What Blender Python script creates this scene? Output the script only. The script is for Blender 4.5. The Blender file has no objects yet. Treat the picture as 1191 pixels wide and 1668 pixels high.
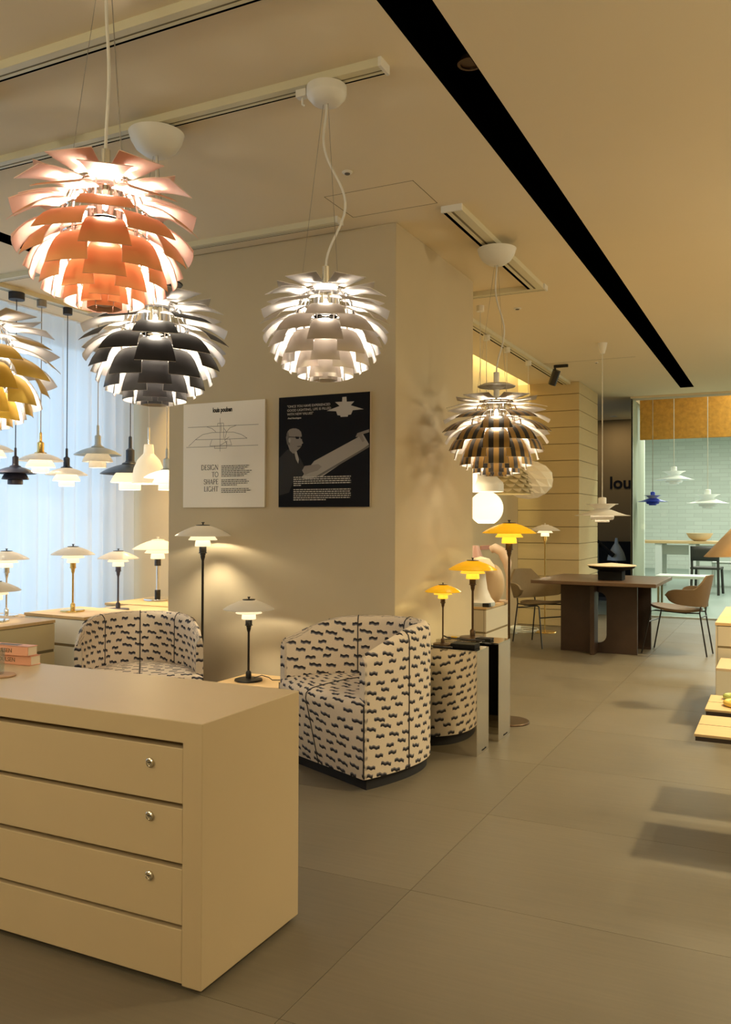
import bpy, bmesh, math, random
from mathutils import Vector, Matrix
random.seed(7)
PI = math.pi
C = bpy.context.scene.collection
S = bpy.context.scene

# ------------------------------------------------------------------ camera
cam_d = bpy.data.cameras.new('camera')
cam = bpy.data.objects.new('camera', cam_d); C.objects.link(cam)
cam_d.sensor_fit = 'VERTICAL'; cam_d.sensor_height = 24.0
cam_d.lens = 1392.82 / 1668 * 24.0
cam_d.clip_start = 0.05; cam_d.clip_end = 200
yaw, pitch, roll = .45667221, .00983949, -.00370979
fw = Vector((-math.sin(yaw) * math.cos(pitch), math.cos(yaw) * math.cos(pitch), math.sin(pitch)))
r0 = Vector((math.cos(yaw), math.sin(yaw), 0)); d0 = fw.cross(r0)
rt = math.cos(roll) * r0 + math.sin(roll) * d0
dn = -math.sin(roll) * r0 + math.cos(roll) * d0
cam.matrix_world = Matrix(((rt.x, -dn.x, -fw.x, 0), (rt.y, -dn.y, -fw.y, 0), (rt.z, -dn.z, -fw.z, 1.25), (0, 0, 0, 1)))
S.camera = cam

# ------------------------------------------------------------------ world, exposure, area and fill lights
W = bpy.data.worlds.new('world'); S.world = W; W.use_nodes = True
W.node_tree.nodes['Background'].inputs[0].default_value = (.56, .74, 1.0, 1)
W.node_tree.nodes['Background'].inputs[1].default_value = 1.9
S.view_settings.view_transform = 'Standard'
S.view_settings.look = 'None'
S.view_settings.gamma = 1.0
S.view_settings.use_curve_mapping = False
S.view_settings.exposure = 0.0
S.cycles.max_bounces = 8; S.cycles.diffuse_bounces = 5; S.cycles.glossy_bounces = 4
S.cycles.transparent_max_bounces = 12; S.cycles.transmission_bounces = 6
S.cycles.caustics_reflective = False; S.cycles.caustics_refractive = False
S.cycles.sample_clamp_indirect = 4.0
S.cycles.use_denoising = True
WARM = (1.0, .84, .58)
def area(name, loc, size, power, col=WARM, rot=(0, 0, 0), size_y=None, spread=PI):
    d = bpy.data.lights.new(name, 'AREA'); d.energy = power; d.color = col; d.size = size; d.spread = spread
    if size_y: d.shape = 'RECTANGLE'; d.size_y = size_y
    o = bpy.data.objects.new(name, d); C.objects.link(o); o.location = loc; o.rotation_euler = rot
    return o
def point(loc, power, col=WARM, r=.03, parent=None):
    d = bpy.data.lights.new('bulb_or_fill_light', 'POINT'); d.energy = power; d.color = col; d.shadow_soft_size = r
    o = bpy.data.objects.new('bulb_or_fill_light', d); C.objects.link(o); o.location = loc; o.parent = parent
    return o
# area lights added at ceiling height, out of frame, as general fill
FILL_LIGHTS = [((1.4, .6, 2.86), 10), ((1.4, 6.8, 2.86), 40), ((.9, 9.8, 2.86), 30), ((-3.4, .2, 2.86), 14)]
for p_, w_ in FILL_LIGHTS:
    area('ceiling_fill_light', p_, .6, w_, (1.0, .88, .60))
area('unseen_floor_light', (.85, 3.85, 2.86), .16, 56, (1.0, .84, .50), spread=math.radians(120))
area('unseen_floor_light', (.55, 6.4, 2.86), .16, 58, (1.0, .84, .50), spread=math.radians(120))  # added out of frame to brighten the far floor
area('unseen_floor_light', (.30, 8.6, 2.86), .16, 46, (1.0, .84, .50), spread=math.radians(120))  # likewise unseen, lifts the floor farther back
area('wall_fill_light', (-4.45, 5.62, 2.84), .10, 40, (1.0, .66, .25), (math.radians(22), math.radians(-22), 0), spread=math.radians(120))  # added unseen behind the pillar to warm the wall by the curtain
# fill points right of frame and behind the camera, added to brighten the ceiling
for p_, w_ in (((1.5, 2.2, 2.2), 36), ((1.3, 5.2, 2.2), 34), ((1.1, 8.4, 2.2), 25), ((-.9, -1.2, 2.1), 46), ((-3.2, -.9, 2.3), 58)):
    point(p_, w_, (1, .91, .65), .12)
area('corridor_downlight', (-2.42, 13.70, 2.88), .12, 7, (1, .82, .55))
area('cork_fill_light', (.2, 12.1, 3.40), .1, 60, (.95, 1.0, .85), size_y=.1)  # no fitting there; added to brighten the cork and nearby pendants
# area lights added behind the glass, standing in for the room's daylight
for p_ in ((-.5, 14.5, 3.05), (1.5, 17.5, 3.35), (-1.2, 20.5, 3.35)):
    area('bright_room_fill', p_, 2.2, 135, (1.0, .98, .88))
area('bright_room_window_light', (5.6, 16, 1.7), 4.0, 130, (.94, 1.0, .97), (0, PI / 2, 0), 2.6)

# ------------------------------------------------------------------ materials
def srgb(r, g, b):
    f = lambda c: (c / 12.92 if c <= .04045 else ((c + .055) / 1.055) ** 2.4)
    return tuple(f(x / 255) for x in (r, g, b)) + (1,)
class NT:
    def __init__(s, name):
        s.m = bpy.data.materials.new(name); s.m.use_nodes = True
        s.t = s.m.node_tree; s.n = s.t.nodes; s.b = s.n['Principled BSDF']; s.out = s.n['Material Output']
    def add(s, typ, **kw):
        n = s.n.new(typ)
        for k, v in kw.items(): setattr(n, k, v)
        return n
    def link(s, a, b): s.t.links.new(a, b)
    def setv(s, sock, v):
        if hasattr(v, 'is_output'): s.link(v, sock)
        else: sock.default_value = v
    def math(s, op, a, b=0.0, c=0.0):
        n = s.add('ShaderNodeMath', operation=op)
        for i, v in enumerate((a, b, c)): s.setv(n.inputs[i], v)
        return n.outputs[0]
    def mix(s, f, a, b):
        n = s.add('ShaderNodeMix', data_type='RGBA')
        s.setv(n.inputs[0], f); s.setv(n.inputs[6], a); s.setv(n.inputs[7], b)
        return n.outputs[2]
    def coord(s, which='Object'): return s.add('ShaderNodeTexCoord').outputs[which]
    def noise(s, vec, scale, detail=3, rough=.5):
        n = s.add('ShaderNodeTexNoise'); n.inputs['Scale'].default_value = scale
        n.inputs['Detail'].default_value = detail; n.inputs['Roughness'].default_value = rough
        s.link(vec, n.inputs['Vector']); return n.outputs['Fac']
    def mapping(s, vec, scale):
        n = s.add('ShaderNodeMapping'); n.inputs['Scale'].default_value = scale; s.link(vec, n.inputs['Vector']); return n.outputs[0]
    def bump(s, h, strength=.1, dist=.01):
        n = s.add('ShaderNodeBump'); n.inputs['Strength'].default_value = strength; n.inputs['Distance'].default_value = dist
        s.link(h, n.inputs['Height']); s.link(n.outputs[0], s.b.inputs['Normal'])
def plain(name, col, rough=.5, metal=0.0, var=0.0, scale=8, stretch=(1, 1, 1), bump=0.0, emit=None, es=0.0, spec=None, trans=None):
    s = NT(name); b = s.b
    b.inputs['Roughness'].default_value = rough; b.inputs['Metallic'].default_value = metal
    if spec is not None: b.inputs['Specular IOR Level'].default_value = spec
    if var or bump:
        f = s.noise(s.mapping(s.coord(), stretch), scale, 4, .6)
        lo = tuple(c * (1 - var) for c in col[:3]) + (1,); hi = tuple(min(1, c * (1 + var)) for c in col[:3]) + (1,)
        s.link(s.mix(f, lo, hi), b.inputs['Base Color'])
        if bump: s.bump(f, bump, .004)
    else: b.inputs['Base Color'].default_value = col
    if emit: b.inputs['Emission Color'].default_value = emit; b.inputs['Emission Strength'].default_value = es
    return s.m
M = {}
M['wall'] = plain('tan_plaster', (.57, .485, .335, 1), .85, var=.05, scale=3, bump=.05)
M['ceiling'] = plain('ceiling_paint', (.80, .69, .50, 1), .9, var=.02, scale=2)
M['black_slot'] = plain('black_recess', (.0008, .0008, .0008, 1), 1.0, spec=0.0)
M['dark_wall'] = plain('dark_brown_wall', (.22, .15, .065, 1), .8, var=.06, scale=3)
M['stone'] = plain('column_stone', (.56, .455, .26, 1), .8, var=.06, scale=5, stretch=(1, 1, 4), bump=.06)
M['joint'] = plain('dark_joint', (.10, .08, .055, 1), .9)
M['joint_pale'] = plain('stone_joint', (.20, .155, .085, 1), .9)  # paler brown than the floor joint
M['desk'] = plain('desk_laminate', (.545, .425, .262, 1), .42, var=.03, scale=5)
M['white_cab'] = plain('white_cabinet_paint', (.82, .80, .73, 1), .45, var=.02)
M['black'] = plain('black_metal', (.012, .011, .010, 1), .35, spec=.5)
M['black_matte'] = plain('black_matte', (.006, .006, .007, 1), .75, spec=.2)
M['bronze'] = plain('dark_bronze', (.085, .05, .026, 1), .35, metal=.7)
M['chrome'] = plain('chrome', (.85, .85, .86, 1), .06, metal=1)
M['steel'] = plain('mirror_steel', (.72, .68, .60, 1), .035, metal=1)
M['steel_side'] = plain('satin_steel', (.62, .57, .48, 1), .16, metal=1)
M['steel_edge'] = plain('brushed_steel_edge', (.75, .70, .60, 1), .25, metal=1)
M['brass'] = plain('brass', (.80, .56, .20, 1), .22, metal=1)
M['white_paint'] = plain('white_lacquer', (.78, .76, .72, 1), .4)
M['grey_white'] = plain('pale_grey_lacquer', (.50, .55, .56, 1), .4)
M['navy'] = plain('dark_navy_lacquer', (.018, .028, .055, 1), .35)
M['aub'] = plain('dark_aubergine_lacquer', (.040, .038, .065, 1), .35)
M['cord_white'] = plain('white_cord', (.70, .68, .64, 1), .6)
M['cord_black'] = plain('black_cord', (.02, .02, .03, 1), .6)
M['wire'] = plain('steel_wire', (.30, .27, .23, 1), .4, metal=.6)
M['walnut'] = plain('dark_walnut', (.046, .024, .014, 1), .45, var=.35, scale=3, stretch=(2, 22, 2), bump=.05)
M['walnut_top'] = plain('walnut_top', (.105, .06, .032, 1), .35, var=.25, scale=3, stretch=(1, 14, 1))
M['oak'] = plain('light_oak', (.62, .43, .21, 1), .5, var=.15, scale=4, stretch=(1.5, 18, 1.5))
M['oak_edge'] = plain('plywood_edge', (.45, .30, .15, 1), .6, var=.3, scale=6, stretch=(1, 1, 60))
M['khaki'] = plain('khaki_upholstery', (.24, .18, .105, 1), .9, var=.08, scale=60)
M['leather'] = plain('brown_leather', (.155, .098, .05, 1), .55, var=.06, scale=20)
M['pink'] = plain('pink_cover', (.72, .36, .24, 1), .5)
M['pages'] = plain('paper_pages', (.75, .66, .52, 1), .8)
M['paper'] = plain('white_poster_print', (.92, .86, .77, 1), .7)
M['ink'] = plain('black_print', (.006, .006, .009, 1), .7, spec=.15)
M['ink_grey'] = plain('grey_print', (.13, .12, .115, 1), .7)
M['print_white'] = plain('white_print', (.50, .47, .44, 1), .7)
M['skin_print'] = plain('grey_photo_print', (.24, .21, .19, 1), .7)
M['board_print'] = plain('light_grey_photo_print', (.34, .31, .28, 1), .7)
M['mid_print'] = plain('mid_grey_photo_print', (.12, .11, .10, 1), .7)
M['suit_print'] = plain('dark_photo_print', (.016, .015, .016, 1), .8)
M['stub_wall'] = plain('grey_green_return_wall', (.26, .28, .20, 1), .8, var=.04)
M['cork'] = plain('brown_cork', (.50, .235, .035, 1), .85, var=.55, scale=16, bump=.2)
M['frame_steel'] = plain('window_channel', (.55, .58, .55, 1), .35, metal=.6)
M['bright_floor'] = plain('pale_grey_tile', (.28, .345, .31, 1), .35, var=.06, scale=1.5)
M['leaf_white'] = plain('leaf_white_inside', (.74, .69, .65, 1), .45)
M['leaf_copper'] = plain('leaf_copper', (.80, .37, .16, 1), .36, metal=.45)
M['leaf_black'] = plain('leaf_black', (.008, .008, .010, 1), .42, spec=.35)
M['leaf_steel'] = plain('leaf_brushed_steel', (.62, .55, .49, 1), .34, metal=.75)
M['leaf_brass'] = plain('leaf_brass', (.74, .48, .07, 1), .30, metal=.7)
M['rose'] = plain('rose_inside', (.78, .52, .42, 1), .45)
M['bulb'] = plain('lit_bulb', (1, .9, .8, 1), .5, emit=(1, .86, .66, 1), es=9)
def opal(name, col, es, ecol, k=.45, rough=.3):
    s = NT(name); s.b.inputs['Base Color'].default_value = col; s.b.inputs['Roughness'].default_value = rough
    s.b.inputs['Emission Color'].default_value = ecol; s.b.inputs['Emission Strength'].default_value = es
    t = s.add('ShaderNodeBsdfTranslucent'); t.inputs[0].default_value = col
    mx = s.add('ShaderNodeMixShader'); mx.inputs[0].default_value = k
    s.link(s.b.outputs[0], mx.inputs[1]); s.link(t.outputs[0], mx.inputs[2]); s.link(mx.outputs[0], s.out.inputs[0])
    return s.m
M['opal'] = opal('opal_glass', (.82, .78, .70, 1), .10, (1, .84, .60, 1))
M['opal_hot'] = opal('opal_glass_hot', (.88, .84, .76, 1), .75, (1, .85, .60, 1))
M['opal_day'] = opal('opal_glass_day', (.84, .80, .72, 1), .22, (1, .90, .76, 1))
M['amber'] = opal('amber_glass', (.97, .70, .035, 1), .30, (1, .64, .02, 1), .5, .2)
M['amber_hot'] = opal('amber_glass_hot', (.98, .80, .12, 1), .62, (1, .78, .14, 1), .5, .25)
M['shade_lit'] = plain('lit_white_shade', (.85, .8, .7, 1), .5, emit=(1, .88, .68, 1), es=1.6)
M['globe'] = plain('lit_opal_globe', (.9, .85, .75, 1), .3, emit=(1, .82, .52, 1), es=1.5)
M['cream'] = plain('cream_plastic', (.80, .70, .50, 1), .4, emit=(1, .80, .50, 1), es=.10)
M['beige_shade'] = plain('beige_lacquer', (.62, .46, .29, 1), .4)
M['pinkish'] = plain('dusty_pink_lacquer', (.50, .30, .26, 1), .35)
M['rose_tube'] = plain('pale_rose_lacquer', (.72, .55, .42, 1), .4)
M['pend_glow'] = plain('pendant_white_cool', (.78, .79, .76, 1), .4, emit=(.88, 1, .95, 1), es=.16)  # faint emission added so these shades look pale all round
M['blue'] = plain('cobalt_lacquer', (.01, .05, .62, 1), .35)
M['pend_white'] = plain('pendant_white', (.75, .73, .70, 1), .4)
M['green'] = plain('olive_green_ring', (.38, .42, .10, 1), .4)
M['gold_ring'] = plain('yellow_ring', (.70, .47, .07, 1), .35)
M['yellow_tag'] = plain('yellow_tag', (.75, .45, .02, 1), .5)
M['tag_pink'] = plain('pink_sign', (.65, .32, .26, 1), .6)
M['cork_coaster'] = plain('wooden_coaster', (.42, .26, .15, 1), .6, var=.25, scale=30)
M['white_plastic'] = plain('white_plastic', (.75, .78, .76, 1), .4)
M['bowl'] = plain('pale_wood_bowl', (.72, .60, .42, 1), .5, var=.1)
M['concrete'] = plain('plinth_black', (.012, .012, .016, 1), .7)  # black base of the armchairs

def floor_mat():
    s = NT('stone_floor_tile'); co = s.coord('Object')
    ob = s.add('ShaderNodeObjectInfo').outputs['Random']
    a = s.noise(co, 1.6, 5, .6); b = s.noise(s.mapping(co, (1.2, 22, 1)), 3.0, 4, .6)
    f = s.math('ADD', s.math('MULTIPLY', a, .60), s.math('MULTIPLY', b, .40))
    f = s.math('ADD', f, s.math('MULTIPLY', s.math('SUBTRACT', ob, .5), .16))
    s.link(s.mix(f, (.082, .067, .045, 1), (.20, .165, .113, 1)), s.b.inputs['Base Color'])
    s.link(s.math('MULTIPLY_ADD', a, .25, .34), s.b.inputs['Roughness'])
    s.bump(b, .05, .003)
    return s.m
M['floor'] = floor_mat()
def brick_wall_mat():
    s = NT('white_brick'); co = s.coord('Object')
    b = s.add('ShaderNodeTexBrick'); s.link(s.mapping(co, (1, 1, 1)), b.inputs['Vector'])
    rot = s.add('ShaderNodeCombineXYZ'); sep = s.add('ShaderNodeSeparateXYZ'); s.link(co, sep.inputs[0])
    s.link(s.math('ADD', sep.outputs[0], sep.outputs[1]), rot.inputs[0]); s.link(sep.outputs[2], rot.inputs[1])
    s.link(rot.outputs[0], b.inputs['Vector'])
    b.inputs['Color1'].default_value = (.80, .84, .77, 1); b.inputs['Color2'].default_value = (.72, .76, .69, 1)
    b.inputs['Mortar'].default_value = (.66, .69, .62, 1)
    b.inputs['Scale'].default_value = 1.0; b.inputs['Brick Width'].default_value = .42; b.inputs['Row Height'].default_value = .105
    b.inputs['Mortar Size'].default_value = .008
    s.link(b.outputs['Color'], s.b.inputs['Base Color']); s.b.inputs['Roughness'].default_value = .75
    return s.m
M['bright_wall'] = brick_wall_mat()
def stripe_mat():
    s = NT('leaf_striped'); sep = s.add('ShaderNodeSeparateXYZ'); s.link(s.coord(), sep.inputs[0])
    f = s.math('FRACT', s.math('MULTIPLY_ADD', sep.outputs[1], 1 / .058, .27))
    f = s.math('GREATER_THAN', f, .52)
    s.link(s.mix(f, (.33, .195, .05, 1), (.006, .004, .003, 1)), s.b.inputs['Base Color'])
    s.link(s.math('MULTIPLY_ADD', f, -.45, .5), s.b.inputs['Metallic']); s.b.inputs['Roughness'].default_value = .38
    return s.m
M['leaf_stripe'] = stripe_mat()
def glass_mat(name, tint, refl):
    s = NT(name); s.n.remove(s.b)
    t = s.add('ShaderNodeBsdfTransparent'); t.inputs[0].default_value = tint
    g = s.add('ShaderNodeBsdfGlossy'); g.inputs['Roughness'].default_value = .02
    mx = s.add('ShaderNodeMixShader'); mx.inputs[0].default_value = refl
    s.link(t.outputs[0], mx.inputs[1]); s.link(g.outputs[0], mx.inputs[2]); s.link(mx.outputs[0], s.out.inputs[0])
    return s.m
M['glass'] = glass_mat('window_glass', (.93, .97, .94, 1), .002)
M['clear_glass'] = glass_mat('clear_glass', (.88, .92, .92, 1), .14)
def curtain_mat():
    s = NT('sheer_curtain'); s.n.remove(s.b)
    d = s.add('ShaderNodeBsdfDiffuse'); d.inputs[0].default_value = (.82, .84, .86, 1)
    t = s.add('ShaderNodeBsdfTranslucent'); t.inputs[0].default_value = (.86, .90, .94, 1)
    p = s.add('ShaderNodeBsdfTransparent')
    m1 = s.add('ShaderNodeMixShader'); m1.inputs[0].default_value = .62
    m2 = s.add('ShaderNodeMixShader'); m2.inputs[0].default_value = .14
    s.link(d.outputs[0], m1.inputs[1]); s.link(t.outputs[0], m1.inputs[2])
    s.link(m1.outputs[0], m2.inputs[1]); s.link(p.outputs[0], m2.inputs[2]); s.link(m2.outputs[0], s.out.inputs[0])
    return s.m
M['curtain'] = curtain_mat()
def dash_fabric():
    """off-white cloth with short wavy black dashes, each with a blue-grey upper edge; reads the mesh's UVs in metres"""
    s = NT('dash_fabric'); uv = s.add('ShaderNodeUVMap').outputs[0]
    sep = s.add('ShaderNodeSeparateXYZ'); s.link(uv, sep.inputs[0]); u, v = sep.outputs[0], sep.outputs[1]
    cw, ch = .094, .043
    row = s.math('FLOOR', s.math('DIVIDE', v, ch))
    wn = s.add('ShaderNodeTexWhiteNoise', noise_dimensions='1D'); s.link(row, wn.inputs['W'])
    us = s.math('ADD', s.math('DIVIDE', u, cw), s.math('MULTIPLY_ADD', row, .5, s.math('MULTIPLY', wn.outputs[0], .35)))
    col = s.math('FLOOR', us)
    cv = s.add('ShaderNodeCombineXYZ'); s.link(row, cv.inputs[0]); s.link(col, cv.inputs[1])
    w2 = s.add('ShaderNodeTexWhiteNoise', noise_dimensions='2D'); s.link(cv.outputs[0], w2.inputs['Vector'])
    sc = s.add('ShaderNodeSeparateColor'); s.link(w2.outputs['Color'], sc.inputs[0])
    lu = s.math('SUBTRACT', s.math('FRACT', us), s.math('MULTIPLY_ADD', sc.outputs[0], .16, .42))
    lv = s.math('SUBTRACT', s.math('FRACT', s.math('DIVIDE', v, ch)), s.math('MULTIPLY_ADD', sc.outputs[1], .30, .35))
    wave = s.math('MULTIPLY', s.math('SINE', s.math('MULTIPLY_ADD', lu, 19.0, s.math('MULTIPLY', sc.outputs[0], 6.0))), .055)
    lv = s.math('SUBTRACT', s.math('ADD', lv, s.math('MULTIPLY', lu, s.math('MULTIPLY_ADD', sc.outputs[2], .5, .05))), wave)
    half = s.math('MULTIPLY_ADD', sc.outputs[2], .14, .23)
    inlen = s.math('LESS_THAN', s.math('ABSOLUTE', lu), half)
    blk = s.math('MULTIPLY', inlen, s.math('LESS_THAN', s.math('ABSOLUTE', lv), .13))
    gry = s.math('MULTIPLY', s.math('LESS_THAN', s.math('ABSOLUTE', s.math('SUBTRACT', lu, .02)), half), s.math('LESS_THAN', s.math('ABSOLUTE', s.math('SUBTRACT', lv, .15)), .12))
    fine = s.noise(s.coord(), 220, 2)
    base = s.mix(fine, (.60, .50, .40, 1), (.72, .62, .51, 1))
    c = s.mix(gry, base, (.16, .15, .17, 1)); c = s.mix(blk, c, (.012, .011, .018, 1))
    s.link(c, s.b.inputs['Base Color']); s.b.inputs['Roughness'].default_value = .9
    s.bump(fine, .08, .002)
    return s.m
M['dash'] = dash_fabric()

# ------------------------------------------------------------------ mesh helpers
class MB:
    def __init__(s): s.v = []; s.f = []; s.mi = []; s.uv = None
    def add(s, vs, fs, mi=0):
        o = len(s.v); s.v += [tuple(p) for p in vs]; s.f += [tuple(i + o for i in f) for f in fs]; s.mi += [mi] * len(fs); return s
    def box(s, x0, x1, y0, y1, z0, z1, mi=0):
        v = [(x, y, z) for z in (z0, z1) for y in (y0, y1) for x in (x0, x1)]
        return s.add(v, [(0, 2, 3, 1), (4, 5, 7, 6), (0, 1, 5, 4), (2, 6, 7, 3), (0, 4, 6, 2), (1, 3, 7, 5)], mi)
    def lathe(s, prof, n=32, c=(0, 0, 0), mi=0, closed=False):
        vs = []; fs = []; m = len(prof)
        for r, z in prof:
            for k in range(n):
                a = 2 * PI * k / n; vs.append((c[0] + r * math.cos(a), c[1] + r * math.sin(a), c[2] + z))
        for i in range(m if closed else m - 1):
            j = (i + 1) % m
            for k in range(n):
                l = (k + 1) % n; fs.append((i * n + k, i * n + l, j * n + l, j * n + k))
        if not closed:
            if prof[0][0] > 1e-4: fs.append(tuple(range(n - 1, -1, -1)))
            if prof[-1][0] > 1e-4: fs.append(tuple((m - 1) * n + k for k in range(n)))
        return s.add(vs, fs, mi)
    def cyl(s, r, z0, z1, c=(0, 0, 0), n=24, mi=0): return s.lathe([(r, z0), (r, z1)], n, c, mi)
    def tube(s, pts, r, n=8, mi=0, closed=False):
        pts = [Vector(p) for p in pts]; vs = []; fs = []; m = len(pts)
        t0 = (pts[1] - pts[0]).normalized(); up = Vector((0, 0, 1)) if abs(t0.z) < .9 else Vector((1, 0, 0))
        nrm = t0.cross(up).normalized()
        for i, p in enumerate(pts):
            if closed: t = (pts[(i + 1) % m] - pts[i - 1]).normalized()
            else: t = (pts[min(i + 1, m - 1)] - pts[max(i - 1, 0)]).normalized()
            nrm = (nrm - t * nrm.dot(t)).normalized(); b = t.cross(nrm)
            rr = r[i] if isinstance(r, (list, tuple)) else r
            for k in range(n):
                a = 2 * PI * k / n; vs.append(p + (nrm * math.cos(a) + b * math.sin(a)) * rr)
        for i in range(m if closed else m - 1):
            j = (i + 1) % m
            for k in range(n): fs.append((i * n + k, i * n + (k + 1) % n, j * n + (k + 1) % n, j * n + k))
        if not closed: fs += [tuple(range(n - 1, -1, -1)), tuple((m - 1) * n + k for k in range(n))]
        return s.add(vs, fs, mi)
    def prism(s, poly, z0, z1, axis='z', mi=0):
        """poly (a,b) extruded: axis z -> (a,b,z); y -> (a,y,b); x -> (x,a,b)"""
        n = len(poly)
        mk = {'z': lambda a, b, t: (a, b, t), 'y': lambda a, b, t: (a, t, b), 'x': lambda a, b, t: (t, a, b)}[axis]
        vs = [mk(a, b, z0) for a, b in poly] + [mk(a, b, z1) for a, b in poly]
        fs = [tuple(range(n - 1, -1, -1)), tuple(range(n, 2 * n))] + [(i, (i + 1) % n, n + (i + 1) % n, n + i) for i in range(n)]
        return s.add(vs, fs, mi)
    def grid(s, P, nu, nv, mi=0, wrap=False):
        vs = [P(i, j) for i in range(nu) for j in range(nv)]
        fs = [(i * nv + j, i * nv + (j + 1) % nv, (i + 1) * nv + (j + 1) % nv, (i + 1) * nv + j) for i in range(nu - 1) for j in range(nv if wrap else nv - 1)]
        return s.add(vs, fs, mi)
    def mesh(s, name, mats, smooth=35, uv=None):
        me = bpy.data.meshes.new(name); me.from_pydata(s.v, [], s.f)
        for m in (mats if isinstance(mats, (list, tuple)) else [mats]): me.materials.append(m)
        me.polygons.foreach_set('material_index', s.mi)
        bm = bmesh.new(); bm.from_mesh(me); bmesh.ops.recalc_face_normals(bm, faces=bm.faces); bm.to_mesh(me); bm.free()
        if uv:
            lay = me.uv_layers.new(name='UVMap')
            for p in me.polygons:
                for li in p.loop_indices: lay.data[li].uv = uv[me.loops[li].vertex_index]
        if smooth:
            me.polygons.foreach_set('use_smooth', [True] * len(me.polygons)); me.set_sharp_from_angle(angle=math.radians(smooth))
        return me
    def build(s, name, mats, parent=None, smooth=35, bevel=0, uv=None, loc=None, seg=2):
        o = bpy.data.objects.new(name, s.mesh(name, mats, smooth, uv)); C.objects.link(o)
        if parent: o.parent = parent
        if loc: o.location = loc
        if bevel:
            b = o.modifiers.new('bevel', 'BEVEL'); b.width = bevel; b.segments = seg; b.limit_method = 'ANGLE'; b.angle_limit = math.radians(50)
        return o
def tag(o, label=None, cat=None, group=None, kind=None):
    for k, v in (('label', label), ('category', cat), ('group', group), ('kind', kind)):
        if v: o[k] = v
    return o
def thing(name, label, cat, loc=(0, 0, 0), rz=0, group=None):
    o = bpy.data.objects.new(name, None); C.objects.link(o); o.location = loc; o.rotation_euler = (0, 0, rz); o.empty_display_size = .05
    return tag(o, label, cat, group)
def B(x0, x1, y0, y1, z0, z1): return MB().box(x0, x1, y0, y1, z0, z1)
def struct(name, mb, mat, parent=None, **kw):
    o = mb.build(name, mat, parent, **kw)
    if not parent: o['kind'] = 'structure'
    return o
def text(body, name, size, mat, parent, loc, rot, align='LEFT', ext=.0006, spacing=1.0, line=1.0, bold=0.0, width=None):
    c = bpy.data.curves.new(name, 'FONT'); c.body = body; c.size = size; c.extrude = ext; c.align_x = align
    c.space_character = spacing; c.space_line = line; c.offset = bold; c.resolution_u = 3
    tmp = bpy.data.objects.new(name, c)
    me = bpy.data.meshes.new_from_object(tmp); me.name = name; me.materials.clear(); me.materials.append(mat)
    bpy.data.objects.remove(tmp); bpy.data.curves.remove(c)
    if width:
        xs_ = [v.co.x for v in me.vertices]; k = width / max(1e-6, max(xs_) - min(xs_))
        for v in me.vertices: v.co.x *= k
    o = bpy.data.objects.new(name, me); C.objects.link(o); o.parent = parent; o.location = loc; o.rotation_euler = rot
    return o
UPY = (PI / 2, 0, 0)      # lettering on a surface that faces -Y

# ------------------------------------------------------------------ setting: floor, ceiling, walls
fl = struct('floor', B(-6, 3.4, -2.2, 11.7, -.1, -.006), M['joint'])
xs = [-1.14 + 1.2 * k for k in range(-4, 4)]; ys = [2.676 + .835 * k for k in range(-6, 11)]
tm = None
for i, x in enumerate(xs):
    for j, y in enumerate(ys):
        x1 = min(x + 1.2, 3.4); y1 = min(y + .835, 11.7)
        if x1 - x < 1.19 or y1 - y < .83:
            me = B(.0008, x1 - x - .0008, .0008, y1 - y - .0008, -.02, 0).mesh('tile', M['floor'], 0)
        else:
            if tm is None: tm = B(.0008, 1.2 - .0008, .0008, .835 - .0008, -.02, 0).mesh('tile', M['floor'], 0)
            me = tm
        o = bpy.data.objects.new('tile', me); C.objects.link(o); o.location = (x, y, 0); o.parent = fl
struct('floor.001', B(-6, 6, 11.702, 24.2, -.1, 0), M['bright_floor'])
cl = MB(); ZC, ZT = 2.9, 3.05
for r in ((-5.7, -4.19, -2.2, 6.7), (-4.19, -4.05, -2.2, 2.3), (-4.19, -4.05, 4.2, 6.7), (-4.05, -2.78, -2.2, 5.6), (-4.05, -3.05, 5.6, 6.7),
          (-2.78, -1.163, -2.2, 11.69), (-5.2, -2.78, 10.14, 11.69), (-5.2, -1.84, 11.69, 14.4), (-1.163, -1.003, 11.16, 11.69), (-1.003, 3.4, -2.2, 11.69), (-1.163, -1.003, -2.2, -.6)):
    cl.box(*r, ZC, ZT)
ce = struct('ceiling', cl, M['ceiling'], smooth=0)
def channel(name, x0, x1, y0, y1, h, mat, t=.003):
    m = MB(); m.box(x0, x1, y0, y1, ZC + h, ZC + h + .01); z = ZC + .0004
    m.box(x0, x0 + t, y0, y1, z, ZC + h); m.box(x1 - t, x1, y0, y1, z, ZC + h)
    m.box(x0, x1, y0, y0 + t, z, ZC + h); m.box(x0, x1, y1 - t, y1, z, ZC + h)
    return struct(name, m, mat, smooth=0)
channel('trim_1', -1.163, -1.003, -.6, 11.16, .12, M['black_slot'])
channel('trim_2', -4.19, -4.05, 2.3, 4.2, .12, M['black_slot'])
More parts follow.
